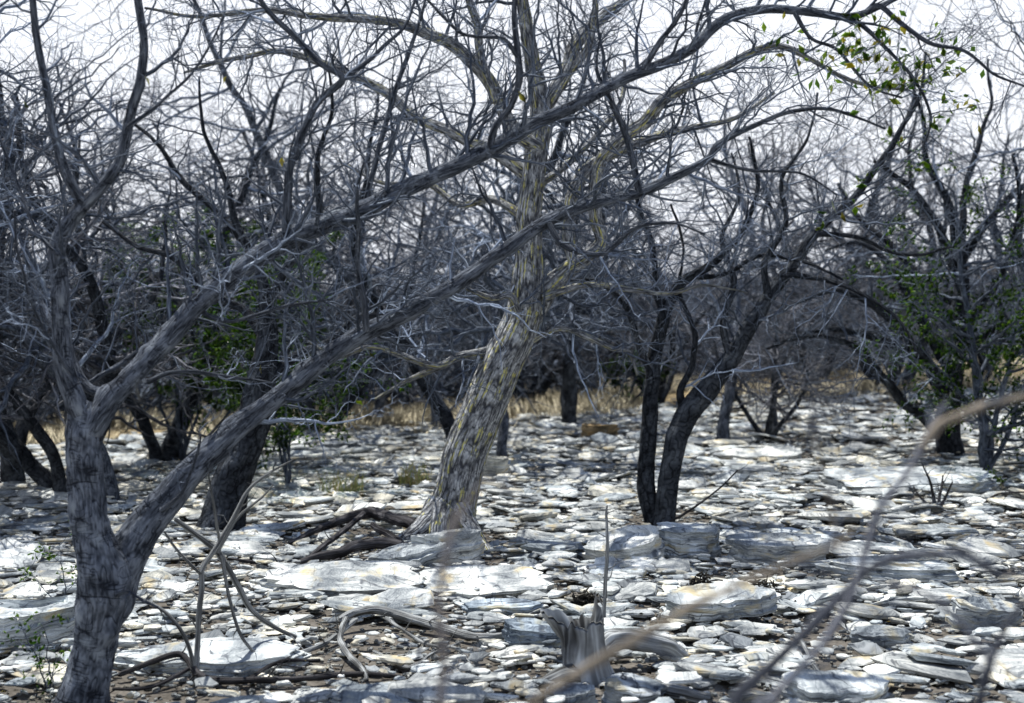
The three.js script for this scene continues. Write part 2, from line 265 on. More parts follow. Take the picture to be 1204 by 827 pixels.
slab('rock_slab', 'dark flat rock by the straw beyond the leaning trunk', 'rock', 398, 532, 46, 12, 0.6, 0.1, 0.1, 0.02, 30, dark);
slab('rock_slab', 'long pale slab at the foot of the pale slender trunk', 'rock', 900, 545, 105, 13, 0.5, -0.1, 0.12, 0.05, 31, pale);
slab('rock_slab', 'buff stone block behind the leaning trunk', 'stone', 580, 565, 40, 30, 0.8, 0.2, 0, 0, 32, buff);

// ---------------------------------------------------------------- wood: limbs traced in space, shoots grown from them
// points [px, py, width in px] seen from the photograph's place, at depths d0 .. d1 metres
function traced(pts, d0, d1 = d0, wob = 0.02, seed = 1, fat = 1) {
  const L = [0]; for (let i = 1; i < pts.length; i++) L.push(L[i - 1] + Math.hypot(pts[i][0] - pts[i - 1][0], pts[i][1] - pts[i - 1][1]));
  return pts.map(([x, y, w], i) => { const t = L[i] / L[L.length - 1], d = mix(d0, d1, t) + Math.sin(t * 7 + seed) * wob * (i ? 1 : 0), v = at(x, y, d); return [v.x, v.y, v.z, fat * w / 2 * d / FPX]; });
}
function lying(pts, lift = 0.7) { return pts.map(([x, y, w, up = 0]) => { const v = onGround(x, y + w / 2), r = w / 2 * -v.z / FPX; avoid.push([v.x, v.z, r + 0.02]); up += 0.02; return [v.x, v.y + r * lift + up, v.z, r]; }); }
function resample(P, step, crook = 0, seed = 0) {
  const out = [], n = P.length;
  for (let i = 0; i < n - 1; i++) {
    const a = P[Math.max(0, i - 1)], b = P[i], c = P[i + 1], d = P[Math.min(n - 1, i + 2)], len = Math.hypot(c[0] - b[0], c[1] - b[1], c[2] - b[2]), m = Math.max(1, Math.round(len / step));
    for (let k = 0; k < m; k++) { const t = k / m, t2 = t * t, t3 = t2 * t; out.push([0, 1, 2, 3].map((q) => 0.5 * (2 * b[q] + (c[q] - a[q]) * t + (2 * a[q] - 5 * b[q] + 4 * c[q] - d[q]) * t2 + (3 * b[q] - a[q] - 3 * c[q] + d[q]) * t3))); }
  }
  out.push([...P[n - 1]]);
  if (crook) out.forEach((p, i) => { if (!i) return; const s = i * step; for (let q = 0; q < 3; q++) p[q] += (fbm(s * 5 + seed * 9.7, q * 31.7 + seed, 1, 3) - 0.5) * crook * 2; });
  out.forEach((p) => { p[3] = Math.max(p[3], 0.0008); });
  return out;
}
const V = (p) => new THREE.Vector3(p[0], p[1], p[2]);
function anyDir(rng) { const z = rng() * 2 - 1, a = rng() * 6.2832, s = Math.sqrt(1 - z * z); return new THREE.Vector3(s * Math.cos(a), z, s * Math.sin(a)); }
function bent(dir, angle, rng) { const ax = anyDir(rng).cross(dir).normalize(); return dir.clone().applyAxisAngle(ax, angle); }
const twigTone = (rng) => { const k = rng(), t = k < 0.14 ? 1.9 + rng() * 1.4 : 0.6 + rng() * 0.7; return [t, t, t]; };
// a crooked shoot with side shoots; S: { step, crook, up, prob, max, nodes, seg }
function shoot(G, p, dir, r, len, lvl, S, rng, tone, main) {
  const step = S.step[Math.min(lvl, S.step.length - 1)], n = Math.max(3, Math.ceil(len / step)), st = len / n, P = [[p.x, p.y, p.z, r]], d = dir.clone(), q = p.clone();
  const kids = []; let flip = rng() < 0.5 ? 1 : -1; const zig = anyDir(rng);
  for (let i = 1; i <= n; i++) {
    const t = i / n; d.addScaledVector(anyDir(rng), S.crook * 0.75).addScaledVector(zig, flip * S.crook * 1.25).addScaledVector(dir, 0.22); d.y += S.up * st * 4; d.normalize(); flip = -flip; if (rng() < 0.3) zig.copy(anyDir(rng));
    q.addScaledVector(d, st); const ri = r * (1 - 0.78 * t);
    P.push([q.x, q.y, q.z, i === n ? ri * 0.5 : ri]);
    if (lvl < S.max && t > (S.from ?? 0.12) && rng() < S.prob[lvl]) kids.push([q.clone(), d.clone(), ri, t]);
    if (S.nodes && lvl >= S.max - 1) S.nodes.push([q.clone(), d.clone()]);
  }
  (main ?? G).tube(P, lvl === 0 ? S.seg : lvl === 1 ? 4 : 3, tone);
  for (const [kp, kd, kr, t] of kids) shoot(G, kp, bent(kd, 0.5 + rng() * 0.9, rng), Math.max(0.0015, kr * (0.52 + 0.25 * rng())), Math.max(0.03, len * (S.len ?? 0.55) * (0.45 + 0.75 * rng()) * (1.15 - 0.6 * t)), lvl + 1, S, rng, rng() < 0.25 ? twigTone(rng) : tone);
}
// side shoots along a limb; those at the first level are parts of their own
function dress(T, G, limb, S, rng, every, len, rMax, from = 0.1, up = 0.25) {
  let s = 0, next = every * rng(), all = 0; for (let i = 1; i < limb.length; i++) all += V(limb[i]).distanceTo(V(limb[i - 1]));
  for (let i = 1; i < limb.length; i++) {
    const a = V(limb[i - 1]), b = V(limb[i]), l = a.distanceTo(b); s += l;
    if (s < next || s / all < from) continue; next = s + every * (0.4 + 1.2 * rng());
    const d = bent(b.clone().sub(a).normalize(), 0.55 + rng() * 0.95, rng); d.y += up; d.normalize();
    const L = len * (0.35 + 0.9 * rng() * rng() + 0.2 * rng()), r = Math.min(rMax, Math.max(0.0028, limb[i][3] * (0.28 + 0.3 * rng())), 0.005 + L * 0.013), tone = twigTone(rng);
    if (T && r > 0.0042 && T.userData.branches < 280) { const m = new Geo(); shoot(G, b, d, r, L, 0, S, rng, tone, m); (T.userData.host ?? T).add(m.build('branch', M.twig, T)); T.userData.branches++; }
    else shoot(G, b, d, r, L, 0, S, rng, tone);
  }
}
const barkBumps = (amp, f, seed, along = 0.35) => (th, s, r) => { const x = Math.cos(th) * f, y = Math.sin(th) * f; return r * amp * ((fbm(x + seed, y, s * f * along / 0.12, 3) - 0.5) * 2); };
const ridges = (amp, k, seed) => (th, s, r) => { const x = Math.cos(th) * k / 2, y = Math.sin(th) * k / 2, w = 0; const a = Math.abs(noise(x + w, y + seed, s * 5.5) - 0.5) * 2; return amp * (Math.min(1, a * 2.2) - 0.6) + r * 0.08 * (fbm(x * 0.25 + seed, y * 0.25, s * 2.2, 2) - 0.5) * 2; };

const fineS = { step: [0.05, 0.035, 0.025, 0.02], crook: 0.3, up: 0.03, prob: [0.75, 0.5, 0.3], max: 3, seg: 5, len: 0.5 };

// ================================================================ the forked grey tree
for (const [px, py, d, r] of [[100, 834, 4.75, 0.2], [528, 636, 8.3, 0.28], [774, 618, 9, 0.16], [1118, 548, 12.6, 0.15], [692, 806, 5.02, 0.15], [692, 826, 4.85, 0.12], [230, 806, 5.05, 0.06], [665, 800, 5, 0.1], [640, 805, 4.95, 0.06]]) { const p = at(px, py, d); avoid.push([p.x, p.z, r]); }
const leafTones = [[0.40, 0.62, 0.07], [0.20, 0.40, 0.06], [0.75, 0.70, 0.12], [0.52, 0.66, 0.09]];
{
  const base = at(100, 834, 4.75); base.y = groundY(base.x, base.z);
  const T = thing('forked_tree', 'bare grey tree with a forked trunk and long limbs sweeping across the clearing', 'tree', base); T.userData.branches = 0;
  const twigs = new Geo(), rng = rngOf(101), S = { ...fineS, nodes: [] };
  const knots = (f, seed) => { const kr = rngOf(seed * 13 + 5), K = []; for (let i = 0; i < 26; i++) K.push([kr() * 6.283, kr() * 2.6, 0.5 + kr() * 0.9, (kr() < 0.7 ? 1 : -1) * (0.12 + 0.3 * kr())]); return (th, s, r, t) => { let d = f(th, s, r, t); for (const [a, p, w, h] of K) { const ds = (s - p) / (r * w); if (Math.abs(ds) > 2.5) continue; const da = Math.atan2(Math.sin(th - a), Math.cos(th - a)) / (0.55 * w); d += r * h * Math.exp(-ds * ds * 1.6 - da * da); } return d; }; };
  const part = (name, pts, d0, d1, seg, step, disp0, seed, dr) => { const disp = knots(disp0, seed), P = resample(traced(pts, d0, d1, 0.015, seed, 0.8), step, 0.009, seed), G = new Geo(); G.tube(P, seg, [1, 1, 1], disp); T.userData.host = G.build(name, M.smoothBark, T); if (dr) dress(T, twigs, P, S, rng, ...dr); return P; };
  part('trunk', [[92, 870, 86], [96, 838, 75], [104, 790, 68], [113, 740, 66], [117, 695, 66], [114, 655, 62], [108, 620, 57], [104, 590, 52], [100, 545, 48], [101, 505, 50], [104, 480, 46], [108, 470, 20]], 4.75, 4.72, 44, 0.012, (th, s, r) => barkBumps(0.16, 1.6, 3)(th, s, r) + 0.006 * (noise(Math.cos(th) * 2, Math.sin(th) * 2, s * 45) - 0.5) + 0.010 * (fbm(Math.cos(th) * 3, Math.sin(th) * 3, s * 14, 3) - 0.5), 1);
  const stem = part('limb', [[108, 765, 52], [122, 715, 66], [142, 664, 64], [166, 622, 54], [200, 585, 46], [235, 547, 38], [285, 500, 32], [330, 465, 30], [390, 415, 28], [430, 390, 26], [490, 362, 24], [550, 327, 22], [600, 290, 21], [650, 256, 19], [690, 241, 17], [750, 226, 15], [800, 203, 13], [832, 187, 11], [850, 167, 9], [920, 135, 7], [975, 127, 5], [1040, 150, 3]], 4.74, 5.5, 26, 0.014, (th, s, r) => barkBumps(0.16, 1.5, 8)(th, s, r) + 0.004 * (fbm(Math.cos(th) * 3, Math.sin(th) * 3, s * 22, 3) - 0.5), 2, [0.06, 0.55, 0.011, 0.25]);
  part('limb', [[100, 505, 36], [88, 465, 32], [77, 430, 29], [73, 380, 27], [70, 330, 26], [68, 290, 26], [80, 262, 24], [97, 240, 21], [112, 226, 18], [138, 192, 16], [150, 140, 15], [165, 90, 14], [168, 40, 13], [160, -20, 11], [150, -90, 8], [165, -160, 5]], 4.72, 4.5, 22, 0.014, barkBumps(0.11, 1.4, 12), 3, [0.12, 0.5, 0.009, 0.2]);
  part('limb', [[97, 243, 18], [80, 212, 15], [66, 175, 13], [55, 110, 12], [46, 60, 11], [38, 0, 10], [30, -70, 7], [40, -140, 4]], 4.62, 4.4, 14, 0.018, barkBumps(0.1, 1.3, 14), 4, [0.09, 0.5, 0.008, 0.15]);
  part('limb', [[108, 505, 36], [132, 468, 35], [160, 438, 33], [200, 395, 32], [230, 360, 32], [275, 325, 30], [310, 300, 30], [345, 278, 28], [400, 258, 26], [450, 235, 25], [500, 213, 24], [545, 193, 23], [590, 168, 22], [630, 145, 20], [680, 122, 18], [730, 95, 17], [780, 75, 16], [815, 57, 15], [838, 36, 15], [862, 20, 14], [900, 12, 13], [950, 15, 12], [1000, 20, 11], [1040, 6, 8], [1075, -12, 5]], 4.72, 5.3, 26, 0.014, (th, s, r) => barkBumps(0.12, 1.4, 17)(th, s, r) + 0.003 * (fbm(Math.cos(th) * 3, Math.sin(th) * 3, s * 22, 3) - 0.5), 5, [0.05, 0.62, 0.011, 0.12]);
  const more = (pts, d0, d1, dr = [0.045, 0.5, 0.007, 0.1]) => part('limb', pts, d0, d1, 10, 0.02, barkBumps(0.1, 1.2, pts[0][0]), pts[0][1], dr);
  more([[334, 286, 15], [337, 250, 13], [340, 200, 12], [355, 160, 12], [375, 120, 11], [403, 92, 11], [378, 76, 9], [345, 40, 9], [310, 5, 8], [295, -30, 7], [300, -80, 4]], 4.9, 4.6);
  more([[403, 92, 9], [425, 78, 7], [452, 55, 6], [478, 30, 5], [490, -5, 4]], 4.78, 4.9);
  more([[578, 172, 11], [582, 150, 11], [600, 125, 10], [610, 90, 10], [607, 60, 10], [605, 0, 8], [612, -60, 5]], 5.0, 4.8);
  more([[608, 66, 7], [592, 45, 6], [560, 42, 5], [540, 38, 5], [520, 20, 5], [495, -8, 3]], 4.86, 4.7);
  more([[128, 463, 17], [102, 456, 15], [86, 424, 14], [80, 403, 13], [56, 372, 12], [39, 340, 11], [21, 319, 9], [-5, 312, 7], [-40, 290, 4]], 4.8, 5.1);
  more([[105, 450, 8], [118, 440, 8], [140, 428, 8], [165, 410, 6], [195, 385, 3]], 4.86, 5.0);
  more([[429, 388, 11], [425, 340, 9], [421, 305, 8], [423, 270, 7], [420, 230, 5], [428, 190, 3]], 4.95, 4.8);
  more([[431, 243, 10], [440, 190, 8], [455, 145, 8], [470, 90, 7], [485, 50, 6], [500, 0, 4]], 4.98, 5.1);
  more([[645, 262, 10], [660, 287, 9], [680, 296, 9], [705, 300, 8], [722, 291, 7], [747, 268, 6], [790, 262, 4], [830, 275, 3]], 5.2, 5.0);
  more([[752, 226, 11], [743, 182, 10], [733, 151, 10], [714, 112, 8], [700, 80, 5], [705, 40, 3]], 5.3, 5.15);
  more([[757, 82, 10], [778, 49, 8], [796, 25, 7], [808, 0, 6], [815, -50, 4]], 5.1, 5.0);
  more([[172, 450, 9], [196, 438, 7], [228, 437, 7], [260, 442, 6], [319, 450, 3]], 4.85, 5.1);
  more([[225, 362, 8], [262, 378, 7], [300, 372, 6], [340, 358, 5], [385, 352, 3]], 4.85, 4.6);
  more([[1020, 14, 9], [1036, 7, 8], [1075, 39, 7], [1100, 53, 6], [1135, 60, 5], [1170, 88, 4], [1206, 102, 3]], 5.25, 5.1, [0.05, 0.34, 0.005, 0.1]);
  more([[1000, 20, 8], [1030, 45, 6], [1055, 70, 5], [1080, 100, 5], [1095, 140, 4], [1085, 175, 3]], 5.24, 5.35, [0.05, 0.34, 0.005, 0.1]);
  more([[935, 15, 8], [955, 45, 5], [985, 60, 5], [1020, 100, 4], [1060, 115, 3]], 5.2, 5.3, [0.05, 0.32, 0.005, 0.1]);
  more([[830, 187, 8], [880, 200, 5], [940, 205, 4], [985, 230, 3]], 5.4, 5.3, [0.06, 0.34, 0.005, 0.1]);
  more([[190, 600, 9], [218, 575, 5], [236, 520, 3], [232, 505, 2]], 4.72, 4.6, [0.1, 0.2, 0.003, 0.3]);
  more([[138, 700, 8], [150, 696, 5], [168, 705, 4], [186, 714, 3]], 4.66, 4.5, [0.1, 0.2, 0.003, 0.3]);
  more([[84, 440, 7], [60, 400, 5], [40, 360, 4], [22, 300, 4], [18, 250, 3]], 4.6, 4.4);
  more([[69, 300, 7], [40, 270, 6], [20, 215, 5], [0, 165, 4], [-20, 120, 3]], 4.6, 4.8);
  more([[150, 150, 7], [190, 120, 5], [240, 70, 4], [262, 20, 3]], 4.55, 4.7);
  twigs.build('twigs', M.twig, T, 'stuff');
  // leaves still hanging: a green spray at the far end of the upper limb, odd ones elsewhere
  const lr = rngOf(9), shapes = [0, 1, 2, 3].map((k) => { const g = new Geo(); g.leaf(new THREE.Vector3(), new THREE.Vector3(0, 0, 1), new THREE.Vector3(1, 0, 0), 1, 0.46, leafTones[k]); return g.geometry(); });
  const near = [[925, 45, 34], [1010, 45, 40], [1075, 60, 45], [1110, 95, 40], [1080, 140, 36], [1130, 70, 30], [1000, 225, 34], [1060, 40, 30], [985, 258, 26], [1095, 180, 30], [1035, 110, 34], [1125, 130, 34], [960, 80, 30]];
  let n = 0; const shuffled = S.nodes.map((v) => [lr(), v]).sort((a, b) => a[0] - b[0]).map((v) => v[1]);
  for (const [p, d] of shuffled) {
    if (n >= 285) break;
    const [x, y] = pixelOf(p); const spray = near.some(([cx, cy, r]) => Math.hypot(x - cx, y - cy) < r);
    if (!(spray ? lr() < 0.6 : lr() < 0.0022)) continue;
    const m = new THREE.Mesh(shapes[spray ? [0, 0, 1, 1, 3, 2][Math.floor(lr() * 6)] : [2, 2, 3][Math.floor(lr() * 3)]], M.leaf), ld = anyDir(lr); ld.y -= 0.7; ld.normalize();
    m.name = 'leaf'; m.position.copy(p).sub(T.position); m.quaternion.setFromUnitVectors(new THREE.Vector3(0, 0, 1), ld); m.rotateZ(lr() * 6.28); m.scale.setScalar(0.031 + 0.026 * lr()); m.castShadow = true; T.add(m); n++;
  }
  delete T.userData.branches; delete T.userData.host;
}

// ================================================================ the leaning tree with lichen
{
  const base = at(528, 636, 8.3); base.y = groundY(base.x, base.z);
  const T = thing('leaning_tree', 'thick leaning tree with furrowed grey bark streaked by yellow lichen', 'tree', base); T.userData.branches = 0;
  const twigs = new Geo(), rng = rngOf(202), S = { ...fineS, step: [0.07, 0.05, 0.035, 0.03], nodes: [] };
  const part = (name, pts, d0, d1, seg, step, disp, seed, dr, mat = M.furrowBark) => { const P = resample(traced(pts, d0, d1, 0.03, seed, 0.77), step, 0.01, seed), G = new Geo(); G.tube(P, seg, [1, 1, 1], disp); T.userData.host = G.build(name, mat, T); if (dr) dress(T, twigs, P, S, rng, ...dr); return P; };
  part('trunk', [[518, 672, 120], [524, 640, 92], [531, 600, 74], [541, 560, 68], [553, 520, 66], [570, 478, 65], [592, 425, 62], [612, 378, 56], [621, 330, 46], [622, 280, 40], [624, 230, 36], [630, 180, 36], [636, 130, 33], [628, 80, 24], [618, 30, 20], [612, -40, 16], [620, -140, 12], [610, -240, 6]], 8.3, 8.4, 64, 0.02, ridges(0.007, 15, 5), 2, [0.3, 0.9, 0.014, 0.55]);
  const limb = (pts, d0, d1, dr = [0.065, 0.8, 0.011, 0.1], mat) => part('limb', pts, d0, d1, 16, 0.03, ridges(0.004, 7, pts[0][0]), pts[0][1] + 2, dr, mat);
  limb([[610, 395, 40], [632, 358, 40], [648, 335, 32], [667, 318, 27], [688, 304, 23], [706, 284, 20], [700, 250, 20], [702, 200, 20], [726, 166, 20], [758, 144, 19], [779, 119, 18], [815, 97, 15], [854, 78, 13], [889, 60, 12], [921, 56, 10], [950, 68, 8], [1008, 98, 6], [1068, 105, 4]], 8.35, 8.0);
  limb([[676, 312, 18], [668, 270, 19], [677, 221, 20], [700, 190, 18], [760, 165, 14], [815, 150, 10], [860, 140, 6], [910, 110, 4]], 8.3, 8.8);
  limb([[634, 175, 24], [603, 151, 22], [586, 116, 22], [568, 88, 21], [533, 53, 19], [502, 39, 17], [463, 26, 15], [400, 21, 13], [360, 18, 11], [300, 12, 8], [230, 20, 5], [170, 10, 3]], 8.3, 7.8);
  limb([[625, 210, 22], [590, 185, 19], [551, 165, 17], [523, 151, 16], [484, 137, 16], [463, 116, 15], [435, 98, 14], [414, 90, 13], [380, 75, 11], [330, 60, 9], [270, 70, 7], [215, 85, 4]], 8.35, 8.9);
  limb([[634, 140, 24], [652, 108, 23], [667, 81, 22], [681, 46, 21], [709, 21, 17], [737, 0, 14], [780, -50, 10], [800, -120, 6]], 8.4, 8.8);
  limb([[583, 120, 14], [565, 67, 14], [561, 28, 13], [551, 0, 12], [540, -60, 8], [550, -130, 5]], 8.15, 8.3);
  limb([[660, 95, 14], [690, 60, 12], [700, 10, 10], [695, -60, 6]], 8.5, 8.2);
  limb([[640, 350, 13], [660, 342, 11], [680, 337, 10], [709, 335, 9], [751, 342, 8], [789, 345, 6], [830, 335, 4], [880, 345, 2]], 8.25, 7.7);
  limb([[590, 408, 22], [572, 414, 17], [540, 419, 14], [516, 431, 12], [488, 424, 11], [460, 414, 10], [432, 408, 8], [395, 420, 5], [360, 400, 3]], 8.3, 8.0);
  limb([[520, 430, 10], [495, 440, 9], [470, 452, 7], [440, 470, 4]], 8.2, 8.1);
  limb([[612, 380, 18], [607, 362, 15], [600, 347, 12], [580, 350, 10], [560, 345, 7], [530, 330, 4]], 8.25, 7.9);
  limb([[625, 400, 12], [645, 390, 10], [666, 387, 9], [691, 396, 9], [719, 410, 8], [740, 415, 7], [751, 442, 4]], 8.3, 8.1);
  limb([[622, 260, 16], [580, 235, 12], [540, 240, 10], [500, 215, 8], [450, 215, 6], [400, 190, 4]], 8.45, 9.4);
  limb([[628, 220, 14], [665, 195, 11], [700, 160, 9], [730, 120, 7], [735, 70, 5]], 8.45, 9.3);
  const root = (pts, d0, d1) => part('root', pts, d0, d1, 20, 0.02, ridges(0.008, 9, pts[0][0]), 3);
  root([[515, 595, 40], [500, 620, 36], [478, 636, 28], [452, 648, 20], [430, 662, 12]], 8.2, 7.8);
  root([[542, 600, 34], [556, 622, 28], [566, 636, 18], [578, 652, 9]], 8.2, 7.9);
  root([[520, 600, 38], [516, 630, 34], [520, 655, 22], [524, 680, 10]], 8.15, 7.85);
  twigs.build('twigs', M.twig, T, 'stuff'); delete T.userData.branches; delete T.userData.host;
}

// ================================================================ the two stemmed dark tree
{
  const base = at(774, 618, 9.0); base.y = groundY(base.x, base.z);
  const T = thing('two_stemmed_tree', 'dark two stemmed bare tree splitting at the ground in a narrow V', 'tree', base); T.userData.branches = 0;
  const twigs = new Geo(), rng = rngOf(303), S = { ...fineS, step: [0.07, 0.05, 0.035, 0.03], prob: [0.8, 0.55, 0.3] };
  const part = (name, pts, d0, d1, seg, dr) => { const P = resample(traced(pts, d0, d1, 0.03, pts[0][0], 0.78), 0.025, 0.016, pts[1][1]), G = new Geo(); G.tube(P, seg, [1, 1, 1], (th, s, r) => barkBumps(0.14, 1.6, pts[0][0])(th, s, r) + ridges(0.004, 8, 2)(th, s, r)); T.userData.host = G.build(name, M.roughBark, T); if (dr) dress(T, twigs, P, S, rng, ...dr); };
  const D = [0.1, 0.75, 0.01, 0.15, 0.1];
  part('trunk', [[772, 640, 36], [770, 616, 30], [760, 575, 26], [762, 520, 25], [764, 470, 24], [769, 420, 22], [778, 385, 20], [790, 350, 18], [808, 328, 15], [840, 308, 12], [875, 270, 9], [890, 215, 6], [880, 160, 3]], 9, 9.2, 22, [0.14, 0.8, 0.01, 0.35]);
  part('trunk', [[778, 645, 44], [780, 616, 34], [788, 560, 32], [799, 505, 32], [824, 466, 33], [850, 435, 28], [870, 405, 25], [895, 365, 22], [918, 330, 19], [935, 310, 16], [955, 280, 14], [980, 255, 12], [1008, 228, 11], [1040, 182, 9], [1062, 148, 7], [1082, 112, 5], [1090, 60, 3]], 9, 8.7, 24, [0.12, 0.8, 0.011, 0.3]);
  part('limb', [[806, 495, 16], [800, 460, 12], [812, 430, 10], [818, 390, 8], [800, 340, 6], [805, 290, 4], [790, 240, 3]], 9, 8.6, 10, D);
  part('limb', [[766, 440, 13], [750, 400, 10], [735, 360, 9], [700, 330, 7], [660, 330, 5], [610, 320, 3]], 9, 9.5, 10, D);
  part('limb', [[782, 380, 12], [770, 340, 10], [768, 290, 9], [750, 240, 7], [745, 180, 5], [720, 130, 3]], 9.05, 9.4, 10, D);
  part('limb', [[860, 420, 14], [850, 380, 10], [862, 330, 9], [850, 280, 7], [870, 230, 5], [860, 180, 3]], 8.9, 9.3, 10, D);
  part('limb', [[905, 350, 13], [900, 310, 10], [925, 260, 8], [920, 210, 6], [950, 160, 4], [960, 110, 3]], 8.85, 8.5, 10, D);
  part('limb', [[925, 325, 10], [970, 330, 8], [1020, 350, 6], [1060, 380, 4], [1080, 420, 3]], 8.8, 8.2, 10, D);
  part('limb', [[812, 325, 10], [850, 322, 8], [900, 300, 6], [950, 310, 5], [990, 330, 3]], 9.15, 8.6, 10, D);
  part('limb', [[960, 275, 9], [1010, 280, 7], [1060, 300, 5], [1120, 290, 3]], 8.75, 9.0, 10, D);
  twigs.build('twigs', M.twig, T, 'stuff'); delete T.userData.branches; delete T.userData.host;
}

// ================================================================ the thorny tree with arching limbs
{
  const base = at(1118, 548, 12.6); base.y = groundY(base.x, base.z);
  const T = thing('thorny_tree', 'dark thorny tree with many arching bare limbs spreading low from one trunk', 'tree', base); T.userData.branches = 0;
  const twigs = new Geo(), rng = rngOf(404), S = { ...fineS, step: [0.09, 0.06, 0.05, 0.04], prob: [0.8, 0.55, 0.3] };
  const part = (name, pts, d0, d1, seg, dr) => { const P = resample(traced(pts, d0, d1, 0.05, pts[0][0]), 0.04, 0.02, pts[1][1]), G = new Geo(); G.tube(P, seg, [0.75, 0.75, 0.75], barkBumps(0.16, 1.6, pts[0][0])); T.userData.host = G.build(name, M.roughBark, T); if (dr) dress(T, twigs, P, S, rng, ...dr); };
  const D = [0.11, 0.85, 0.01, 0.15, 0.15];
  part('trunk', [[1120, 565, 40], [1119, 545, 32], [1114, 505, 28], [1120, 450, 25], [1125, 400, 23], [1131, 340, 18], [1126, 290, 14], [1115, 240, 10], [1090, 190, 7], [1085, 140, 5], [1070, 90, 3]], 12.6, 12.6, 20, [0.2, 0.9, 0.01, 0.4]);
  const L = (pts, d1) => part('limb', pts, 12.6, d1, 10, D);
  L([[1118, 480, 18], [1100, 450, 15], [1085, 425, 13], [1040, 402, 11], [990, 388, 8], [950, 392, 6], [900, 410, 3]], 12.0);
  L([[1112, 520, 16], [1090, 495, 14], [1065, 475, 12], [1035, 440, 10], [1005, 408, 8], [965, 395, 5], [930, 400, 3]], 11.5);
  L([[1120, 440, 18], [1090, 385, 14], [1062, 335, 11], [1035, 300, 8], [1005, 285, 5], [970, 295, 3]], 13.2);
  L([[1128, 330, 13], [1105, 270, 10], [1075, 225, 8], [1050, 205, 6], [1030, 190, 4]], 12.0);
  L([[1128, 310, 13], [1160, 262, 10], [1190, 230, 8], [1215, 210, 6], [1250, 180, 4]], 12.9);
  L([[1124, 400, 13], [1160, 350, 10], [1185, 300, 8], [1200, 240, 6], [1190, 180, 4]], 12.2);
  L([[1117, 460, 14], [1075, 405, 11], [1040, 370, 9], [1000, 345, 7], [965, 345, 5], [920, 365, 3]], 11.8);
  L([[1126, 360, 12], [1085, 330, 9], [1050, 290, 8], [1010, 255, 6], [985, 215, 4]], 13.6);
  L([[1122, 420, 12], [1150, 400, 9], [1185, 380, 7], [1215, 385, 5]], 11.8);
  L([[1128, 300, 11], [1135, 230, 8], [1150, 170, 6], [1165, 120, 4], [1160, 70, 3]], 12.9);
  twigs.build('twigs', M.twig, T, 'stuff'); delete T.userData.branches; delete T.userData.host;
}

// ================================================================ the stout dark trunk behind the forked tree
{
  const base = at(264, 622, 8.8); base.y = groundY(base.x, base.z); avoid.push([base.x, base.z, 0.2]);
  const T = thing('stout_tree', 'stout dark trunk behind the lower limb of the forked tree', 'tree', base); T.userData.branches = 0;
  const twigs = new Geo(), rng = rngOf(505), S = { ...fineS, step: [0.08, 0.06, 0.045, 0.04], prob: [0.75, 0.5, 0.3] };
  const part = (name, pts, d0, d1, seg, dr) => { const P = resample(traced(pts, d0, d1, 0.04, pts[0][0], 0.85), 0.03, 0.015, pts[1][1]), G = new Geo(); G.tube(P, seg, [1, 1, 1], (th, s, r) => barkBumps(0.16, 1.6, pts[0][0])(th, s, r) + (r > 0.05 ? ridges(0.012, 10, 7)(th, s, r) : 0)); T.userData.host = G.build(name, M.roughBark, T); if (dr) dress(T, twigs, P, S, rng, ...dr); };
  part('trunk', [[258, 650, 84], [262, 622, 64], [268, 580, 54], [284, 535, 50], [300, 485, 46], [310, 440, 38], [314, 395, 28], [312, 350, 18], [298, 305, 13], [276, 260, 10], [262, 205, 7], [240, 150, 5], [235, 90, 3]], 8.8, 9.0, 30, [0.18, 0.8, 0.01, 0.5]);
  const D = [0.13, 0.75, 0.01, 0.15, 0.15];
  part('limb', [[310, 450, 18], [345, 420, 14], [385, 405, 12], [420, 375, 10], [455, 370, 7], [500, 345, 4]], 8.85, 9.4, 10, D);
  part('limb', [[314, 400, 16], [285, 365, 13], [240, 345, 11], [205, 305, 9], [160, 290, 6], [120, 260, 4]], 8.9, 9.2, 10, D);
  part('limb', [[313, 360, 15], [345, 305, 12], [375, 250, 10], [372, 190, 8], [390, 130, 5], [385, 80, 3]], 8.95, 8.6, 10, D);
  part('limb', [[288, 285, 10], [250, 245, 9], [215, 215, 8], [185, 170, 6], [150, 140, 4]], 9, 9.5, 10, D);
  twigs.build('twigs', M.twig, T, 'stuff'); delete T.userData.branches; delete T.userData.host;
}

// ---------------------------------------------------------------- leafy growth
function leafy(name, label, cat, base, stems, S, leaves, lw, tones, seed, filter) {
  const T = thing(name, label, cat, base), rng = rngOf(seed), tw = new Geo(), F = new Geo(); S = { ...fineS, ...S, nodes: [] };
  for (const [d, r, len] of stems) { const m = new Geo(); shoot(tw, base.clone(), new THREE.Vector3(...d).normalize(), r, len, 0, S, rng, [0.8, 0.8, 0.8], m); m.build('stem', M.twig, T); }
  tw.build('twigs', M.twig, T, 'stuff');
  const nodes = filter ? S.nodes.filter(([p]) => filter(p)) : S.nodes;
  for (let i = 0; i < leaves && nodes.length; i++) {
    const [p, d] = nodes[Math.floor(rng() * nodes.length)], ld = anyDir(rng).addScaledVector(d, 0.6); ld.y -= 0.15; ld.normalize(); const side = bent(ld, 1.57, rng), c = tones[Math.floor(rng() * tones.length)], k = 0.7 + 0.6 * rng();
    F.leaf(p.clone().addScaledVector(anyDir(rng), lw * 0.8), ld, side, lw * (0.7 + 0.6 * rng()), lw * 0.5, c.map((x) => x * k));
  }
  F.build('foliage', M.leaf, T, 'stuff'); return T;
}
const greens = [[0.20, 0.40, 0.06], [0.26, 0.50, 0.08], [0.38, 0.62, 0.09], [0.15, 0.30, 0.05]];
const gp = (px, py) => onGround(px, py);
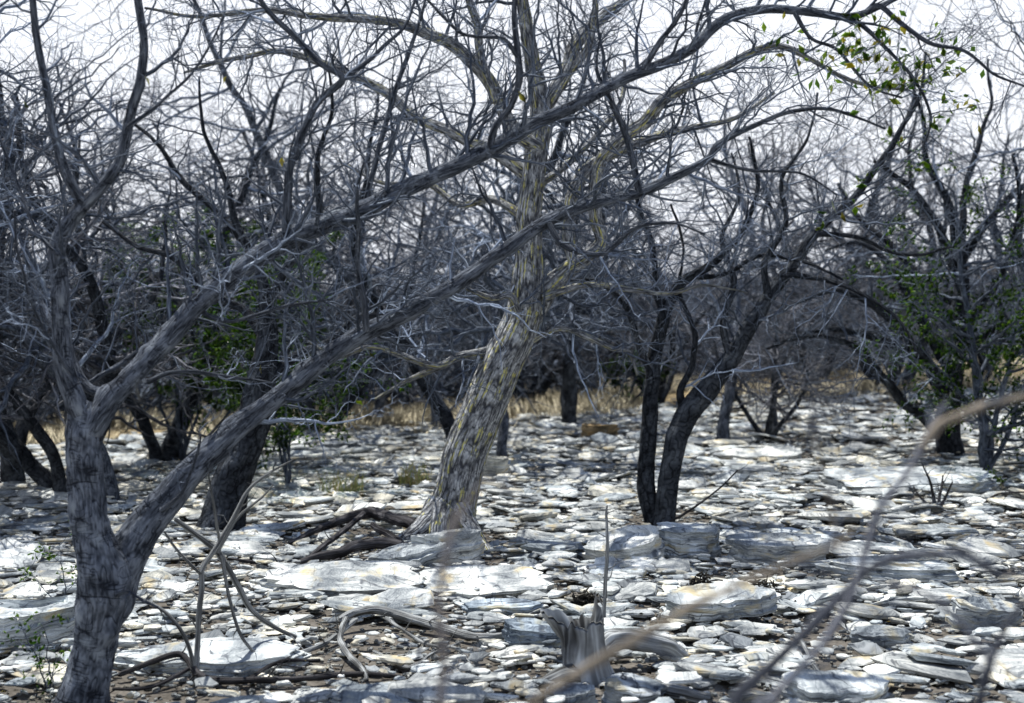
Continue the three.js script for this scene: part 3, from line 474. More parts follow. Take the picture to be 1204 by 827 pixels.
leafy('leafy_shrub', 'dense dark green leafy shrub behind the forked grey tree', 'shrub', gp(215, 545), [[[0.1, 1, 0.1], 0.03, 2.3], [[0.45, 1, 0.3], 0.025, 2.2], [[-0.3, 1, 0.2], 0.02, 1.9], [[0.7, 1, 0.2], 0.02, 2.1], [[0.25, 1, 0.4], 0.02, 1.9]], { step: [0.12, 0.1, 0.07, 0.05], crook: 0.22, prob: [0.9, 0.6, 0.3], from: 0.3 }, 9500, 0.046, greens, 21);
leafy('climbing_shrub', 'bright green leafy shrub beside the stout dark trunk', 'shrub', gp(338, 575), [[[0, 1, 0], 0.018, 1.9], [[0.15, 1, 0.1], 0.015, 1.5], [[-0.2, 1, 0], 0.012, 1.2]], { step: [0.1, 0.09, 0.07, 0.05], crook: 0.2, prob: [0.8, 0.6, 0.3] }, 4600, 0.045, [...greens, [0.16, 0.32, 0.05]], 22);
leafy('small_leafy_tree', 'slim leafy young tree crowding the trunk of the thorny tree', 'tree', gp(1160, 560), [[[0, 1, 0], 0.05, 2.5], [[0.25, 1, 0.1], 0.03, 2.3], [[-0.15, 1, 0.1], 0.025, 1.3], [[0.5, 1, 0], 0.025, 2.0]], { step: [0.12, 0.1, 0.07, 0.05], crook: 0.18, prob: [0.9, 0.6, 0.3] }, 6500, 0.046, [...greens, [0.12, 0.26, 0.05]], 23);
leafy('leaf_sprig', 'low sprig of small dark leaves at the foot of the forked grey trunk', 'plant', gp(60, 815), [[[0, 1, 0], 0.004, 0.28], [[-0.4, 1, 0.1], 0.004, 0.3], [[0.2, 0.8, 0.3], 0.003, 0.2]], { step: [0.03, 0.03, 0.02], crook: 0.3, max: 2, prob: [0.7, 0.4] }, 170, 0.022, greens, 24);
leafy('leaf_sprig', 'thin sprig with round leaves above the dark edged ledge', 'plant', gp(92, 740), [[[-0.25, 1, 0], 0.005, 0.42], [[-0.5, 0.8, 0], 0.004, 0.36]], { step: [0.04, 0.03, 0.02], crook: 0.28, max: 2, prob: [0.6, 0.4] }, 120, 0.024, greens, 25, (p) => p.y > 0.22);
leafy('green_shrub', 'small soft green bush in the straw behind the leaning trunk', 'shrub', gp(738, 478), [[[0, 1, 0], 0.02, 0.8], [[0.5, 1, 0], 0.02, 0.7], [[-0.5, 1, 0], 0.02, 0.7]], { step: [0.08, 0.06, 0.05], crook: 0.25, max: 2, prob: [0.8, 0.5] }, 900, 0.06, greens, 26);
leafy('seedling', 'tiny bright green seedling on the ledge under the thorny tree', 'plant', gp(1170, 572), [[[0, 1, 0], 0.004, 0.16], [[0.3, 1, 0], 0.004, 0.12]], { step: [0.04, 0.03, 0.02], crook: 0.2, max: 2, prob: [0.7, 0.4] }, 90, 0.035, [[0.25, 0.45, 0.03]], 27);

// ---------------------------------------------------------------- bare trees behind, individually placed copies of a few builds
function bareTree(name, seed, stems, height, S, label, mat = M.roughBark, crown = M.twig) {
  const T = thing(name, label, 'tree', new THREE.Vector3(), 'bare trees round the clearing'), rng = rngOf(seed), tw = new Geo();
  for (const [lx, lz, r, h] of stems) {
    const P = [[lx * 0.1, -0.1, lz * 0.1, r * 1.3]]; let p = new THREE.Vector3(lx * 0.12, 0, lz * 0.12), d = new THREE.Vector3(lx, 1, lz).normalize(); const n = 22;
    for (let i = 1; i <= n; i++) { d.addScaledVector(anyDir(rng), 0.24); d.y += 0.03; d.normalize(); p.addScaledVector(d, height * h / n); P.push([p.x, p.y, p.z, r * (1 - 0.82 * i / n)]); }
    const Q = resample(P, 0.06), m = new Geo(); m.tube(Q, 9, [1, 1, 1], barkBumps(0.14, 1.5, seed)); m.build('trunk', mat, T);
    for (let i = 6; i <= n; i++) { const k = 1 + (rng() < 0.6 ? 1 : 0); for (let c = 0; c < k; c++) { const dd = bent(V(P[i]).sub(V(P[i - 1])).normalize(), 0.7 + rng() * 0.9, rng); shoot(tw, V(P[i]), dd, Math.max(0.008, P[i][3] * (0.4 + 0.25 * rng())), height * (0.2 + 0.3 * rng()), 0, S, rng, twigTone(rng)); } }
  }
  tw.build('crown', crown, T, 'stuff'); return T;
}
const bgS = { step: [0.13, 0.1, 0.07, 0.06], crook: 0.36, up: -0.006, prob: [0.75, 0.5, 0.16], max: 3, seg: 5, len: 0.55 };
const names = ['bare grey thorn tree of middling height in the thicket round the clearing', 'wide multi stemmed bare tree in the thicket round the clearing', 'slender upright bare tree in the thicket round the clearing'];
const protos = [
  bareTree('thicket_tree', 31, [[0.25, 0.1, 0.1, 1], [-0.4, 0.1, 0.07, 0.85]], 4.6, bgS, names[0]),
  bareTree('spreading_tree', 32, [[0.6, 0.1, 0.08, 0.9], [-0.5, -0.2, 0.08, 0.9], [0, 0.5, 0.06, 0.8], [-0.1, -0.5, 0.06, 0.8]], 4.0, { ...bgS, up: 0 }, names[1], M.roughBark, M.brownTwig),
  bareTree('upright_tree', 33, [[0.08, 0.05, 0.08, 1]], 5.4, bgS, names[2], M.smoothBark),
];
{
  // trunks seen at these pixels, at these scales; kind
  const spots = [[75, 585, 0.9, 1, 'multi stemmed bare tree close behind the forked grey trunk'], [18, 572, 1.0, 0, 'dark bare tree behind the dark edged ledge'], [132, 590, 0.75, 2, 'thin upright bare tree just behind the fork of the forked tree'], [190, 548, 0.9, 0, 'bare tree growing through the dense dark green shrub'], [-130, 610, 1.0, 0], [548, 552, 1.05, 0, 'bare tree hidden up to its crown by the leaning trunk'],
    [380, 508, 1.2, 1, 'wide multi stemmed tree at the straw between the stout trunk and the leaning trunk'], [442, 502, 0.9, 2, 'slim bare tree at the straw next to the pale grey trunk'], [520, 505, 1.25, 2, 'pale grey bare trunk standing in the straw behind the leaning trunk'], [590, 545, 0.7, 2, 'thin bare sapling directly behind the leaning lichen streaked trunk'], [668, 500, 0.9, 0, 'small bare tree at the straw between the leaning trunk and the two stemmed tree'], [850, 522, 0.85, 2, 'pale slender trunk behind the two stemmed dark tree'], [905, 520, 0.5, 1, 'low many stemmed bare shrub beside the pale slender trunk'], [960, 462, 1.0, 0], [1050, 462, 1.1, 1], [1250, 520, 0.8, 2], [770, 475, 0.9, 1], [320, 490, 1.05, 0], [100, 500, 1.0, 2], [1160, 455, 0.95, 0], [620, 478, 1.0, 1], [470, 482, 1.05, 0], [160, 480, 1.1, 1]];
  const rng = rngOf(55), used = [0, 0, 0];
  for (const [px, py, s, k, label, wide = 1] of spots) {
    const p = onGround(px, py), turn = rng() * 6.28, sc = new THREE.Vector3(s * (0.9 + 0.2 * rng()), s * (0.9 + 0.2 * rng()), s), first = !used[k]++;
    let t; if (first && !label) { t = protos[k]; t.position.copy(p); t.rotation.y = turn; t.scale.copy(sc); } else { if (first) used[k] = 0; t = copyOf(protos[k], p, turn, sc, label); }
    if (label) delete t.userData.group;
    if (wide > 1) t.children.forEach((c) => { if (c.name === 'trunk') { c.scale.set(wide, 1, wide); } });
  }
}
// low thorn bushes that close the view, and the brush beyond them
function bush(name, seed, label, n, h) {
  const T = thing(name, label, 'bush', new THREE.Vector3(), 'thorn bushes behind the straw'), rng = rngOf(seed), tw = new Geo(), st = new Geo(), S = { ...bgS, step: [0.16, 0.12, 0.09, 0.08], prob: [0.9, 0.6, 0.2], up: 0.03 };
  for (let i = 0; i < n; i++) { const a = rng() * 6.28, d = new THREE.Vector3(Math.cos(a) * (0.3 + rng()), 1, Math.sin(a) * (0.3 + rng())).normalize(); shoot(tw, new THREE.Vector3(Math.cos(a) * 0.1, -0.05, Math.sin(a) * 0.1), d, 0.02 + 0.02 * rng(), h * (0.7 + 0.5 * rng()), 0, S, rng, twigTone(rng).map((x) => x * 0.9), st); }
  st.build('stem', M.twig, T); tw.build('crown', seed % 2 ? M.twig : M.brownTwig, T, 'stuff'); return T;
}
{
  const B = [bush('thorn_bush', 61, 'dense tangled thorn bush behind the straw at the rim of the clearing', 16, 2.3), bush('thorn_bush', 62, 'dense tangled thorn bush behind the straw at the rim of the clearing', 20, 2.0)], rng = rngOf(63);
  for (let i = 0; i < 70; i++) {
    const u = (i + rng()) / 70 * 2 - 1, d = 20 + (i % 4) * 3 + rng() * 2.5 + 4 * u, x = u * 0.46 * d, p = new THREE.Vector3(x, groundY(x, -d), -d), s = 0.66 + 0.42 * rng(), k = i % 2;
    if (i < 2) { B[k].position.copy(p); B[k].scale.setScalar(s); } else copyOf(B[k], p, rng() * 6.28, new THREE.Vector3(s * 1.2, s, s * 1.2));
  }
  const g = B[0].children.find((c) => c.name === 'crown').geometry, N = 420, im = new THREE.InstancedMesh(g, M.twig, N), m4 = new THREE.Matrix4(), q = new THREE.Quaternion(), e = new THREE.Euler();
  for (let i = 0; i < N; i++) { const d = 30 + 60 * rng(), x = (rng() * 2 - 1) * 0.5 * d, s = 0.72 * (0.5 + 1.5 * fbm(x * 0.12 + 40, d * 0.07, 2, 2)) * (0.6 + 0.9 * rng()); im.setMatrixAt(i, m4.compose(new THREE.Vector3(x, groundY(x, -d) - 0.1, -d), q.setFromEuler(e.set(0, rng() * 6.28, 0)), new THREE.Vector3(s * 1.3, s * 1.1, s * 1.3))); }
  im.name = 'brushwood'; im.castShadow = true; scene.add(im); tag(im, 'far bare brush closing the view beyond the thicket', 'brush', null, 'stuff');
}
// straw
{
  const G = new Geo(), rng = rngOf(71);
  for (let i = 0; i < 16; i++) { const a = rng() * 6.28, b = rng() * 0.12, h = 0.09 + 0.16 * rng(), l = 0.1 + 0.22 * rng(), c = Math.cos(a), s = Math.sin(a), w = 0.008, k = G.p.length / 3, t = 0.7 + 0.5 * rng(); for (const [x, y, z] of [[c * b - s * w, -0.02, s * b + c * w], [c * b + s * w, -0.02, s * b - c * w], [c * (b + l), h, s * (b + l)]]) { G.p.push(x, y, z); G.n.push(0, 0.7, 0.7); G.u.push(0, 0); G.c.push(0.80 * t, 0.73 * t, 0.54 * t); } G.i.push(k, k + 1, k + 2); }
  const N = 9000, im = new THREE.InstancedMesh(G.geometry(), M.grass, N), m4 = new THREE.Matrix4(), q = new THREE.Quaternion(), e = new THREE.Euler();
  for (let i = 0; i < N; i++) { let d, x; for (let k = 0; k < 30; k++) { d = 14.5 + 9 * rng(); x = (rng() * 2 - 1) * 0.48 * d; if (d > edge(x, d) + 0.4 - 1.5 * rng() * rng() && fbm(x * 0.9, d * 0.9, 3, 3) > 0.5) break; } const s = 0.6 + 0.7 * rng(); im.setMatrixAt(i, m4.compose(new THREE.Vector3(x, groundY(x, -d), -d), q.setFromEuler(e.set(0, rng() * 6.28, 0)), new THREE.Vector3(s, s, s))); }
  im.name = 'dry_grass'; im.castShadow = im.receiveShadow = true; scene.add(im); tag(im, 'pale dry straw grass along the far rim of the clearing', 'grass', null, 'stuff');
  // two olive tufts among the stones
  for (const [px, py, n, label] of [[402, 585, 130, 'wider olive green tuft of wiry grass among the stones'], [487, 572, 90, 'smaller olive tuft of wiry grass close to the leaning trunk']]) {
    const b = onGround(px, py), t = new Geo(), T = thing('grass_tuft', label, 'grass', b, 'wiry grass tufts');
    for (let i = 0; i < n; i++) { const a = rng() * 6.28, rr = Math.sqrt(rng()) * n / 700, h = 0.1 + 0.14 * rng(), p = b.clone().add(new THREE.Vector3(Math.cos(a) * rr, -0.01, Math.sin(a) * rr * 0.6)); t.tube([[p.x, p.y, p.z, 0.0035], [p.x + (rng() - 0.5) * 0.05, p.y + h * 0.6, p.z + (rng() - 0.5) * 0.05, 0.0025], [p.x + (rng() - 0.5) * 0.14, p.y + h, p.z + (rng() - 0.5) * 0.14, 0.0008]], 3, [0.24 + 0.12 * rng(), 0.25 + 0.1 * rng(), 0.12]); }
    t.build('blades', M.grass, T, 'stuff');
  }
}

// ---------------------------------------------------------------- dead wood on the stones
function deadThing(name, label, cat, limbs, mat, seed, tw = 0.2, partName = 'limb', firstName = 'stem') {
  const P0 = limbs[0][0][0], base = new THREE.Vector3(P0[0], groundY(P0[0], P0[2]), P0[2]), T = thing(name, label, cat, base), rng = rngOf(seed), twigs = new Geo(); T.userData.branches = 999;
  limbs.forEach(([P0s, sg = 9, tone = [1, 1, 1]], i) => { const P = P0s.map((p) => [p[0], p[1], p[2], p[3] * 0.82]), Q = resample(P, 0.012, Math.min(0.03, P[0][3] * 0.9), seed + i), G = new Geo(), seg = P[0][3] > 0.012 ? Math.max(16, sg) : sg; G.tube(Q, seg, tone, (th, s, r) => { const c = Math.cos(th), q = Math.sin(th); return r * (0.34 * (fbm(c * 1.6 + seed, q * 1.6, s * 9, 3) - 0.5) * 2 + 0.2 * (fbm(c * 5, q * 5 + seed, s * 22, 3) - 0.5) * 2 - 0.3 * (1 - smooth(0, 0.07, Math.abs(noise(c * 3.5 + seed, q * 3.5, s * 4) - 0.5))) * smooth(0.3, 0.6, noise(c * 2, q * 2 + seed, s * 7 + 4))); }, true); G.build(i ? partName : firstName, mat, T); if (tw) dress(null, twigs, Q, { ...fineS, max: 1, prob: [0.35] }, rng, tw, 0.16, 0.004, 0.2, 0.2); });
  if (tw && twigs.tris) twigs.build('twigs', mat, T, 'stuff');
  delete T.userData.branches; delete T.userData.host; return T;
}
deadThing('dead_branch', 'bleached dead branch standing on its splayed forks by the forked tree', 'branch', [
  [traced([[230, 806, 9], [231, 761, 8], [235, 688, 8], [238, 667, 8], [259, 635, 8], [277, 604, 7], [298, 569, 5], [345, 540, 2]], 5.05, 5.2)],
  [traced([[205, 611, 6], [245, 639, 10], [259, 653, 10], [280, 688, 9], [294, 716, 8], [318, 735, 7], [347, 749, 6]], 5.15, 5.4)],
  [traced([[259, 653, 6], [270, 702, 5], [284, 747, 5], [312, 782, 4]], 5.14, 5.2)],
  [traced([[154, 698, 4], [189, 716, 5], [210, 737, 6], [224, 765, 6], [229, 798, 7]], 5.0, 5.05)],
  [traced([[193, 625, 3], [210, 649, 4], [235, 675, 5]], 5.0, 5.06)], [traced([[258, 640, 5], [252, 597, 4], [244, 558, 2]], 5.12, 5.0)], [traced([[256, 650, 6], [280, 610, 5], [308, 585, 3], [320, 570, 2]], 5.14, 5.3)],
], M.deadWood, 81, 0.16);
deadThing('dead_log', 'dark dead log with splayed limbs beside the foot of the leaning trunk', 'log', [
  [lying([[505, 634, 20, 0.03], [470, 628, 17, 0.08], [425, 622, 15, 0.10], [385, 630, 11, 0.05], [338, 640, 6]]), 14],
  [lying([[500, 652, 14], [455, 648, 16, 0.03], [415, 652, 15, 0.03], [375, 660, 11], [345, 668, 6]]), 12], [lying([[428, 628, 8, 0.12], [395, 645, 8, 0.06], [358, 664, 6]]), 8], [lying([[440, 640, 10, 0.1], [475, 652, 9, 0.04], [500, 664, 6]]), 8], [lying([[400, 668, 6, 0.03], [360, 674, 6], [290, 664, 5], [272, 662, 4]]), 8],
], M.darkWood, 82, 0.3);
deadThing('bent_stick', 'short bent grey stick lying on the bedrock sheet', 'stick', [[lying([[438, 682, 8, 0.03], [462, 684, 10, 0.02], [472, 694, 9], [500, 700, 8]]), 10]], M.roughBark, 83, 0);
deadThing('dead_branch', 'long weathered fallen branch curving over the stones towards the stump', 'branch', [
  [lying([[398, 742, 9, 0.03], [420, 736, 12, 0.05], [450, 734, 13, 0.05], [500, 740, 13, 0.02], [540, 750, 12], [570, 755, 11], [605, 751, 9], [645, 742, 5]]), 12],
  [lying([[408, 746, 9, 0.05], [400, 764, 9, 0.02], [420, 786, 8], [432, 806, 5]]), 9], [lying([[418, 744, 8, 0.04], [380, 762, 8], [345, 776, 7], [300, 784, 6], [255, 778, 4]]), 9], [lying([[455, 742, 6, 0.04], [500, 762, 5], [535, 768, 4], [556, 790, 3]]), 8], [lying([[440, 772, 5], [480, 790, 6], [510, 774, 5], [545, 760, 3]]), 8],
], M.deadWood, 84, 0.2);
deadThing('dead_branch', 'low dark branch lying along the flat sheet under the bleached branch', 'branch', [
  [lying([[140, 800, 8], [180, 792, 9, 0.03], [212, 788, 9, 0.04], [240, 802, 10], [300, 806, 10], [360, 804, 9], [420, 798, 8], [470, 800, 5]]), 10], [lying([[225, 796, 7, 0.02], [180, 812, 7], [130, 818, 5]]), 8], [lying([[290, 806, 6], [330, 790, 6, 0.02], [375, 782, 4]]), 8],
], M.darkWood, 85, 0.2);
{
  const T = deadThing('weathered_stump', 'forked weathered grey stump with a broken top and splayed roots', 'stump', [
    [traced([[696, 772, 30], [722, 752, 32], [748, 750, 30], [775, 760, 28], [798, 776, 25], [820, 790, 20], [850, 798, 10]], 5.1, 5.3), 18], [traced([[698, 800, 26], [735, 800, 20], [775, 808, 16], [812, 816, 11], [830, 824, 6]], 5.0, 4.95), 14], [traced([[680, 795, 30], [660, 794, 24], [640, 802, 16], [615, 812, 8]], 4.98, 4.9), 14]], M.deadWood, 86, 0, 'root', 'root');
  // the broken trunk: a shell of wood with a splintered rim, a horn to one side and a tall splinter on the other
  const G = new Geo(), c = at(691, 812, 5.03), n = 56, R = 14, rows = [], P = [];
  const H = (th) => { const x = Math.cos(th), horn = Math.exp(-Math.pow(Math.atan2(Math.sin(th - 2.9), x * 0 + Math.cos(th - 2.9)) / 0.45, 2)), spl = Math.exp(-Math.pow(Math.atan2(Math.sin(th - 0.75), Math.cos(th - 0.75)) / 0.3, 2)); return 0.265 + 0.045 * horn + 0.10 * spl + 0.04 * (noise(th * 5, 3, 1, 31) - 0.5) + 0.02 * (noise(th * 11, 7, 2) - 0.5); };
  const out = (th) => Math.exp(-Math.pow(Math.atan2(Math.sin(th - 2.9), Math.cos(th - 2.9)) / 0.5, 2));
  const ring = (f, y) => { for (let j = 0; j <= n; j++) { const th = (j % n) / n * Math.PI * 2, q = f(th, y); G.p.push(c.x + Math.cos(th) * q[0] - 0.02 * q[1] / 0.3, c.y + q[1], c.z - Math.sin(th) * q[0] * 0.85); G.n.push(Math.cos(th), 0, -Math.sin(th)); G.u.push(j / n + 0.08 * fbm(q[1] * 9, j * 0.2, 3, 2), q[1] / TILE); G.c.push(1, 1, 1); } };
  const rad = (th, t) => { const x = Math.cos(th), z = Math.sin(th); return 0.080 * (1 + 1.0 * Math.pow(1 - t, 4) * (0.5 + noise(x * 2 + 5, z * 2, 1))) * (1 + 0.3 * (fbm(x * 1.7 + 3, z * 1.7, t * 2, 3) - 0.5) + 0.4 * (fbm(x * 4, z * 4, t * 4, 3) - 0.5)) + 0.085 * out(th) * smooth(0.55, 1, t) * t; };
  for (let i = 0; i <= R; i++) ring((th) => { const t = i / R; return [rad(th, t), H(th) * t]; });
  for (const [k, dy] of [[0.75, -0.012], [0.62, -0.06], [0.3, -0.1]]) ring((th) => [rad(th, 1) * k, Math.min(H(th) + dy, 0.24 + dy * 0.6)]);
  for (let i = 0; i < R + 3; i++) for (let j = 0; j < n; j++) { const a = i * (n + 1) + j, b = a + n + 1; G.i.push(a, a + 1, b, a + 1, b + 1, b); }
  const m = G.build('trunk', M.deadWood, T); m.geometry.computeVertexNormals();
}
deadThing('upright_stick', 'thin pale stick standing upright behind the weathered stump', 'stick', [[traced([[711, 745, 7], [712, 700, 6], [713, 650, 5], [712, 610, 4], [714, 595, 2]], 6.0, 6.02), 7]], M.deadWood, 87, 0.12);
deadThing('leaning_stick', 'thin dark twig leaning from the foot of the two stemmed tree', 'stick', [[traced([[768, 622, 4], [800, 607, 4], [840, 580, 3], [868, 553, 2]], 8.8, 8.6), 6]], M.darkWood, 88, 0.12);
deadThing('fallen_stick', 'pale broken stick lying below the propped slab', 'stick', [[lying([[938, 758, 8, 0.02], [950, 772, 8], [966, 800, 6]]), 8]], M.deadWood, 89, 0.2);
deadThing('fallen_stick', 'long grey stick lying below the grey blunt faced stone', 'stick', [[lying([[985, 742, 7, 0.02], [1010, 756, 7], [1045, 772, 5]]), 8]], M.deadWood, 90, 0.2);
deadThing('fallen_log', 'grey log half buried by the stump roots', 'log', [[lying([[735, 806, 16], [770, 812, 20], [805, 820, 20], [835, 826, 14]]), 12]], M.deadWood, 91, 0);
deadThing('dry_shrublet', 'small dark leafless shrublet on the stones below the thorny tree', 'shrub', [
  [traced([[1100, 604, 6], [1098, 585, 5], [1094, 565, 3], [1085, 545, 2]], 9.4, 9.4), 6], [traced([[1101, 604, 5], [1112, 585, 4], [1120, 566, 2]], 9.4, 9.3), 6], [traced([[1099, 602, 5], [1082, 585, 3], [1075, 572, 2]], 9.4, 9.5), 6], [traced([[1103, 604, 5], [1106, 580, 4], [1108, 560, 2]], 9.4, 9.6), 6]], M.darkWood, 92, 0.03);
deadThing('dry_shrublet', 'low twiggy dead shrublet on stones beside the ledge', 'shrub', [
  [traced([[1150, 600, 4], [1165, 586, 4], [1180, 580, 3], [1210, 578, 2]], 9.6, 9.5), 6], [traced([[1152, 600, 4], [1175, 596, 3], [1200, 594, 2]], 9.6, 9.4), 6]], M.darkWood, 93, 0.05);
// crumbling clumps of rotten bark: heaps of thin splinters
for (const [px, py, w, h, seed, label] of [[828, 712, 66, 34, 5, 'crumbling clump of rotten wood splinters above the propped slab'], [900, 722, 74, 36, 6, 'darker crumbling heap of rotten bark beside the splinter clump'], [690, 716, 44, 16, 7, 'low crust of rotten bark behind the weathered stump']]) {
  const b = onGround(px, py), k = -b.z / FPX, G = new Geo(), rng = rngOf(seed), T = thing('rotten_wood', label, 'wood', b);
  for (let i = 0; i < 260; i++) {
    const u = (rng() + rng() - 1), z = (rng() + rng() - 1) * 0.4, y = h * k * (1 - u * u) * rng(), c = new THREE.Vector3(b.x + u * w * k * 0.5, b.y + y, b.z - 0.05 + z * w * k * 0.5), d = anyDir(rng); d.y *= 0.5; d.x += 0.3; d.normalize(); const l = 0.015 + 0.035 * rng(), t = 0.25 + 0.9 * rng() * rng();
    const e = c.clone().addScaledVector(d, l); G.tube([[c.x, c.y, c.z, 0.0025 + 0.004 * rng()], [e.x, e.y, e.z, 0.002 + 0.003 * rng()]], 4, [t * 0.75, t * 0.68, t * 0.58], null, true);
  }
  G.build('splinters', M.deadWood, T, 'stuff');
}
slab('weathered_mound', 'small rusty brown mound among stones behind the leaning trunk', 'mound', 705, 518, 52, 20, 0.7, 0.1, 0, 0, 41, [0.62, 0.45, 0.26]);
// fallen leaves
{
  const G = new Geo(); G.leaf(new THREE.Vector3(), new THREE.Vector3(0, 0, 1), new THREE.Vector3(1, 0, 0), 1, 0.6, [1, 1, 1]);
  const N = 2600, im = new THREE.InstancedMesh(G.geometry(), M.grass, N), rng = rngOf(95), m4 = new THREE.Matrix4(), q = new THREE.Quaternion(), e = new THREE.Euler();
  for (let i = 0; i < N; i++) { const d = 3.8 + 9 * rng() * rng(), x = (rng() * 2 - 1) * (0.44 * d), s = 0.015 + 0.02 * rng(), t = 0.5 + 0.6 * rng(); im.setMatrixAt(i, m4.compose(new THREE.Vector3(x, groundY(x, -d) + 0.015 + 0.02 * rng(), -d), q.setFromEuler(e.set((rng() - 0.5) * 0.8, rng() * 6.28, (rng() - 0.5) * 0.8)), new THREE.Vector3(s, s, s))); im.setColorAt(i, new THREE.Color().setRGB(0.46 * t, (0.26 + 0.14 * rng()) * t, 0.11 * t)); }
  im.name = 'leaf_litter'; scene.add(im); tag(im, 'fallen brown leaves scattered between the stones', 'leaves', null, 'stuff');
}

// ---------------------------------------------------------------- loose stones, kept clear of slabs, stump and trunks
{
  const rng = rngOf(77), list = [];
  const scatter = (n, l0, l1, dMax, flat, pow) => {
    for (let i = 0; i < n; i++) {
      const d = 3.6 + Math.pow(rng(), pow) * (dMax - 3.6), x = (rng() * 2 - 1) * (0.44 * d + 0.8);
      if (d > edge(x, d) + 1.4 * rng() * rng()) continue;
      const L = mix(l0, l1, Math.pow(rng(), 2.2)), W = L * (0.4 + 0.45 * rng()), T = Math.min(0.05, L * (0.04 + 0.10 * rng() * rng()) + 0.006), wild = rng() < 0.14;
      if (L > 0.05 && avoid.some(([ax, az, r]) => Math.hypot((ax - x) * 0.8, az + d) < r + L * 0.3)) continue;
      list.push({ x, z: -d, L, W, T, yaw: (rng() - 0.5) * 1.1, tx: (rng() - 0.38) * (wild ? 1.1 : 0.34), tz: (rng() - 0.5) * (wild ? 0.7 : 0.22), y: T * (0.1 + 0.55 * rng()) + 0.045 * rng(), seed: Math.floor(rng() * 1e9) });
    }
  };
  scatter(4200, 0.15, 0.46, 20, 1, 0.72); scatter(12500, 0.07, 0.22, 21, 1, 0.72); scatter(11000, 0.03, 0.1, 16, 1, 0.9);
  for (const s of list) { const [px, py] = pixelOf(new THREE.Vector3(s.x, groundY(s.x, s.z), s.z)); s.size = px > 5 && px < 1199 && py < 835 ? s.L * Math.sqrt(s.W / s.L) / -s.z : 0; }
  list.sort((a, b) => b.size - a.size);
  const rest = new Geo();
  list.forEach((s, i) => {
    const r = rngOf(s.seed), c = new THREE.Vector3(s.x, groundY(s.x, s.z) + s.y, s.z), G = i < 290 ? new Geo() : rest;
    stoneInto(G, c, s.L, s.W, s.T, s.yaw, s.tx, s.tz, r, stoneTone(r));
    if (i < 290) { const m = new THREE.Mesh(G.geometry(c), M.rock); m.position.copy(c); m.name = numbered('flat_stone'); m.castShadow = m.receiveShadow = true; scene.add(m); tag(m, `${lastTone} flat stone lying loose ${Math.abs(s.tx) + Math.abs(s.tz) > 0.35 ? 'and tipped up' : 'and level'} among smaller rubble`, 'stone', 'loose flat stones of the clearing'); }
  });
  tag(rest.build('stone_rubble', M.rock, scene, 'stuff'), 'small pale schist stones and chips carpeting the clearing', 'rubble', null, 'stuff');
  // pebbles and chips between them
  const P = new Geo(), pr = rngOf(5); stoneInto(P, new THREE.Vector3(), 1, 0.7, 0.35, 0, 0, 0, pr, [1, 1, 1]);
  const N = 26000, im = new THREE.InstancedMesh(P.geometry(), M.rock, N), m4 = new THREE.Matrix4(), q = new THREE.Quaternion(), e = new THREE.Euler();
  for (let i = 0; i < N; i++) {
    const d = 3.6 + Math.pow(pr(), 0.9) * 12, x = (pr() * 2 - 1) * (0.44 * d + 0.6), s = 0.015 + 0.04 * pr() * pr();
    im.setMatrixAt(i, m4.compose(new THREE.Vector3(x, groundY(x, -d) + s * 0.1 + 0.02 * pr() * pr(), -d), q.setFromEuler(e.set((pr() - 0.5) * 0.6, pr() * 6.28, (pr() - 0.5) * 0.6)), new THREE.Vector3(s, s, s)));
    im.setColorAt(i, new THREE.Color().setRGB(...stoneTone(pr)));
  }
  im.name = 'pebbles'; im.castShadow = im.receiveShadow = true; scene.add(im); tag(im, 'small chips and pebbles filling gaps between flat stones', 'pebbles', null, 'stuff');
}
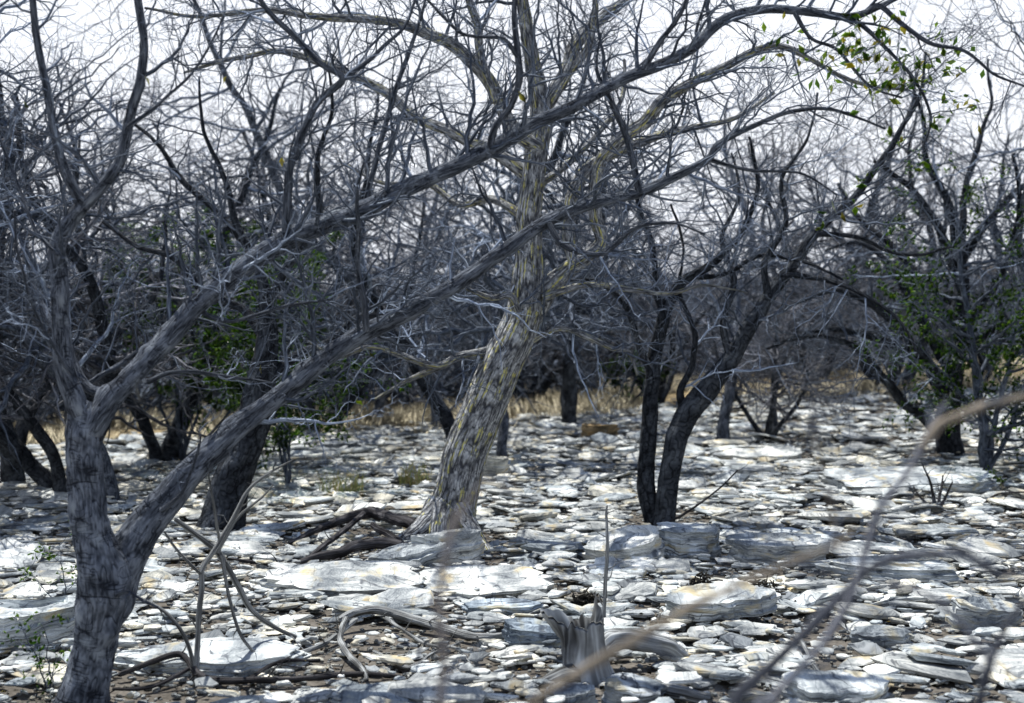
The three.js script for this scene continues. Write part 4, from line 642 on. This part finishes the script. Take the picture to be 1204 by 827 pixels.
// ---------------------------------------------------------------- stems close to the camera, out of focus
{
  const brown = [2.5, 1.8, 1.1], greyT = [1.6, 1.4, 1.25], darkT = [0.85, 0.76, 0.70];
  const near = (name, label, base, list, seed) => {
    base.y = groundY(base.x, base.z); const T = thing(name, label, 'shrub', base), rng = rngOf(seed), tw = new Geo();
    for (const [pts, d0, d1, tone] of list) { const P = resample(traced(pts, d0, d1, 0.02, pts[0][0], 0.78), 0.02, 0.006, pts[0][1]), G = new Geo(); G.tube(P, 10, tone, (th, s, r) => barkBumps(0.2, 1.3, pts[0][0])(th, s, r) + r * 0.35 * Math.pow(Math.abs(Math.sin(s * 23 + pts[0][0])), 14)); G.build('stem', M.twig, T); dress(null, tw, P, { ...fineS, step: [0.03, 0.02], max: 1, prob: [0.3] }, rng, 0.07, 0.12, 0.003, 0.3, 0.1); }
    tw.build('twigs', M.twig, T, 'stuff');
  };
  near('bare_shrub', 'bare shrub of thin grey and brown stems, blurred, between stump and pointed boulder', at(850, 1600, 1.75), [
    [[[840, 1640, 22], [830, 1200, 20], [835, 900, 18], [862, 828, 16], [905, 786, 16], [950, 740, 15], [1000, 690, 14], [1030, 666, 14], [1060, 657, 13], [1100, 654, 13], [1130, 651, 14], [1150, 664, 12], [1180, 678, 11], [1215, 668, 10]], 1.75, 1.85, darkT],
    [[[850, 1640, 18], [850, 1200, 16], [880, 860, 12], [905, 828, 11], [940, 790, 11], [975, 748, 11], [1000, 700, 11], [1016, 650, 10], [1032, 600, 10], [1058, 565, 10], [1078, 535, 10], [1100, 490, 9], [1112, 472, 5]], 1.72, 1.8, greyT],
    [[[1085, 525, 9], [1102, 500, 12], [1130, 487, 12], [1165, 474, 11], [1215, 463, 10]], 1.78, 1.9, brown],
    [[[840, 1640, 18], [720, 1200, 17], [600, 900, 16], [620, 836, 14], [680, 792, 14], [740, 756, 13], [800, 722, 13], [860, 692, 11], [930, 662, 9], [985, 640, 8], [1002, 622, 4]], 1.7, 1.6, brown],
    [[[860, 1640, 18], [1050, 1200, 16], [1140, 900, 14], [1150, 835, 13], [1165, 775, 12], [1185, 732, 11], [1215, 700, 10]], 1.75, 1.7, darkT],
    [[[1163, 780, 9], [1130, 735, 9], [1090, 700, 8], [1040, 690, 6], [1010, 700, 4]], 1.72, 1.75, greyT],
    [[[985, 642, 6], [975, 590, 5], [960, 540, 5], [952, 500, 3]], 1.62, 1.5, brown],
  ], 96);
  near('bare_sapling', 'single thin brownish sapling stem, blurred, rising before the pale boulder', at(512, 1700, 1.5), [[[[512, 1760, 18], [505, 1200, 15], [515, 850, 13], [521, 780, 12], [514, 720, 12], [522, 660, 11], [530, 620, 11], [548, 590, 9], [575, 560, 4]], 1.5, 1.45, [2.5, 1.9, 1.4]]], 97);
}
console.log('triangles', Math.round(total), 'children', scene.children.length);
renderer.render(scene, camera);
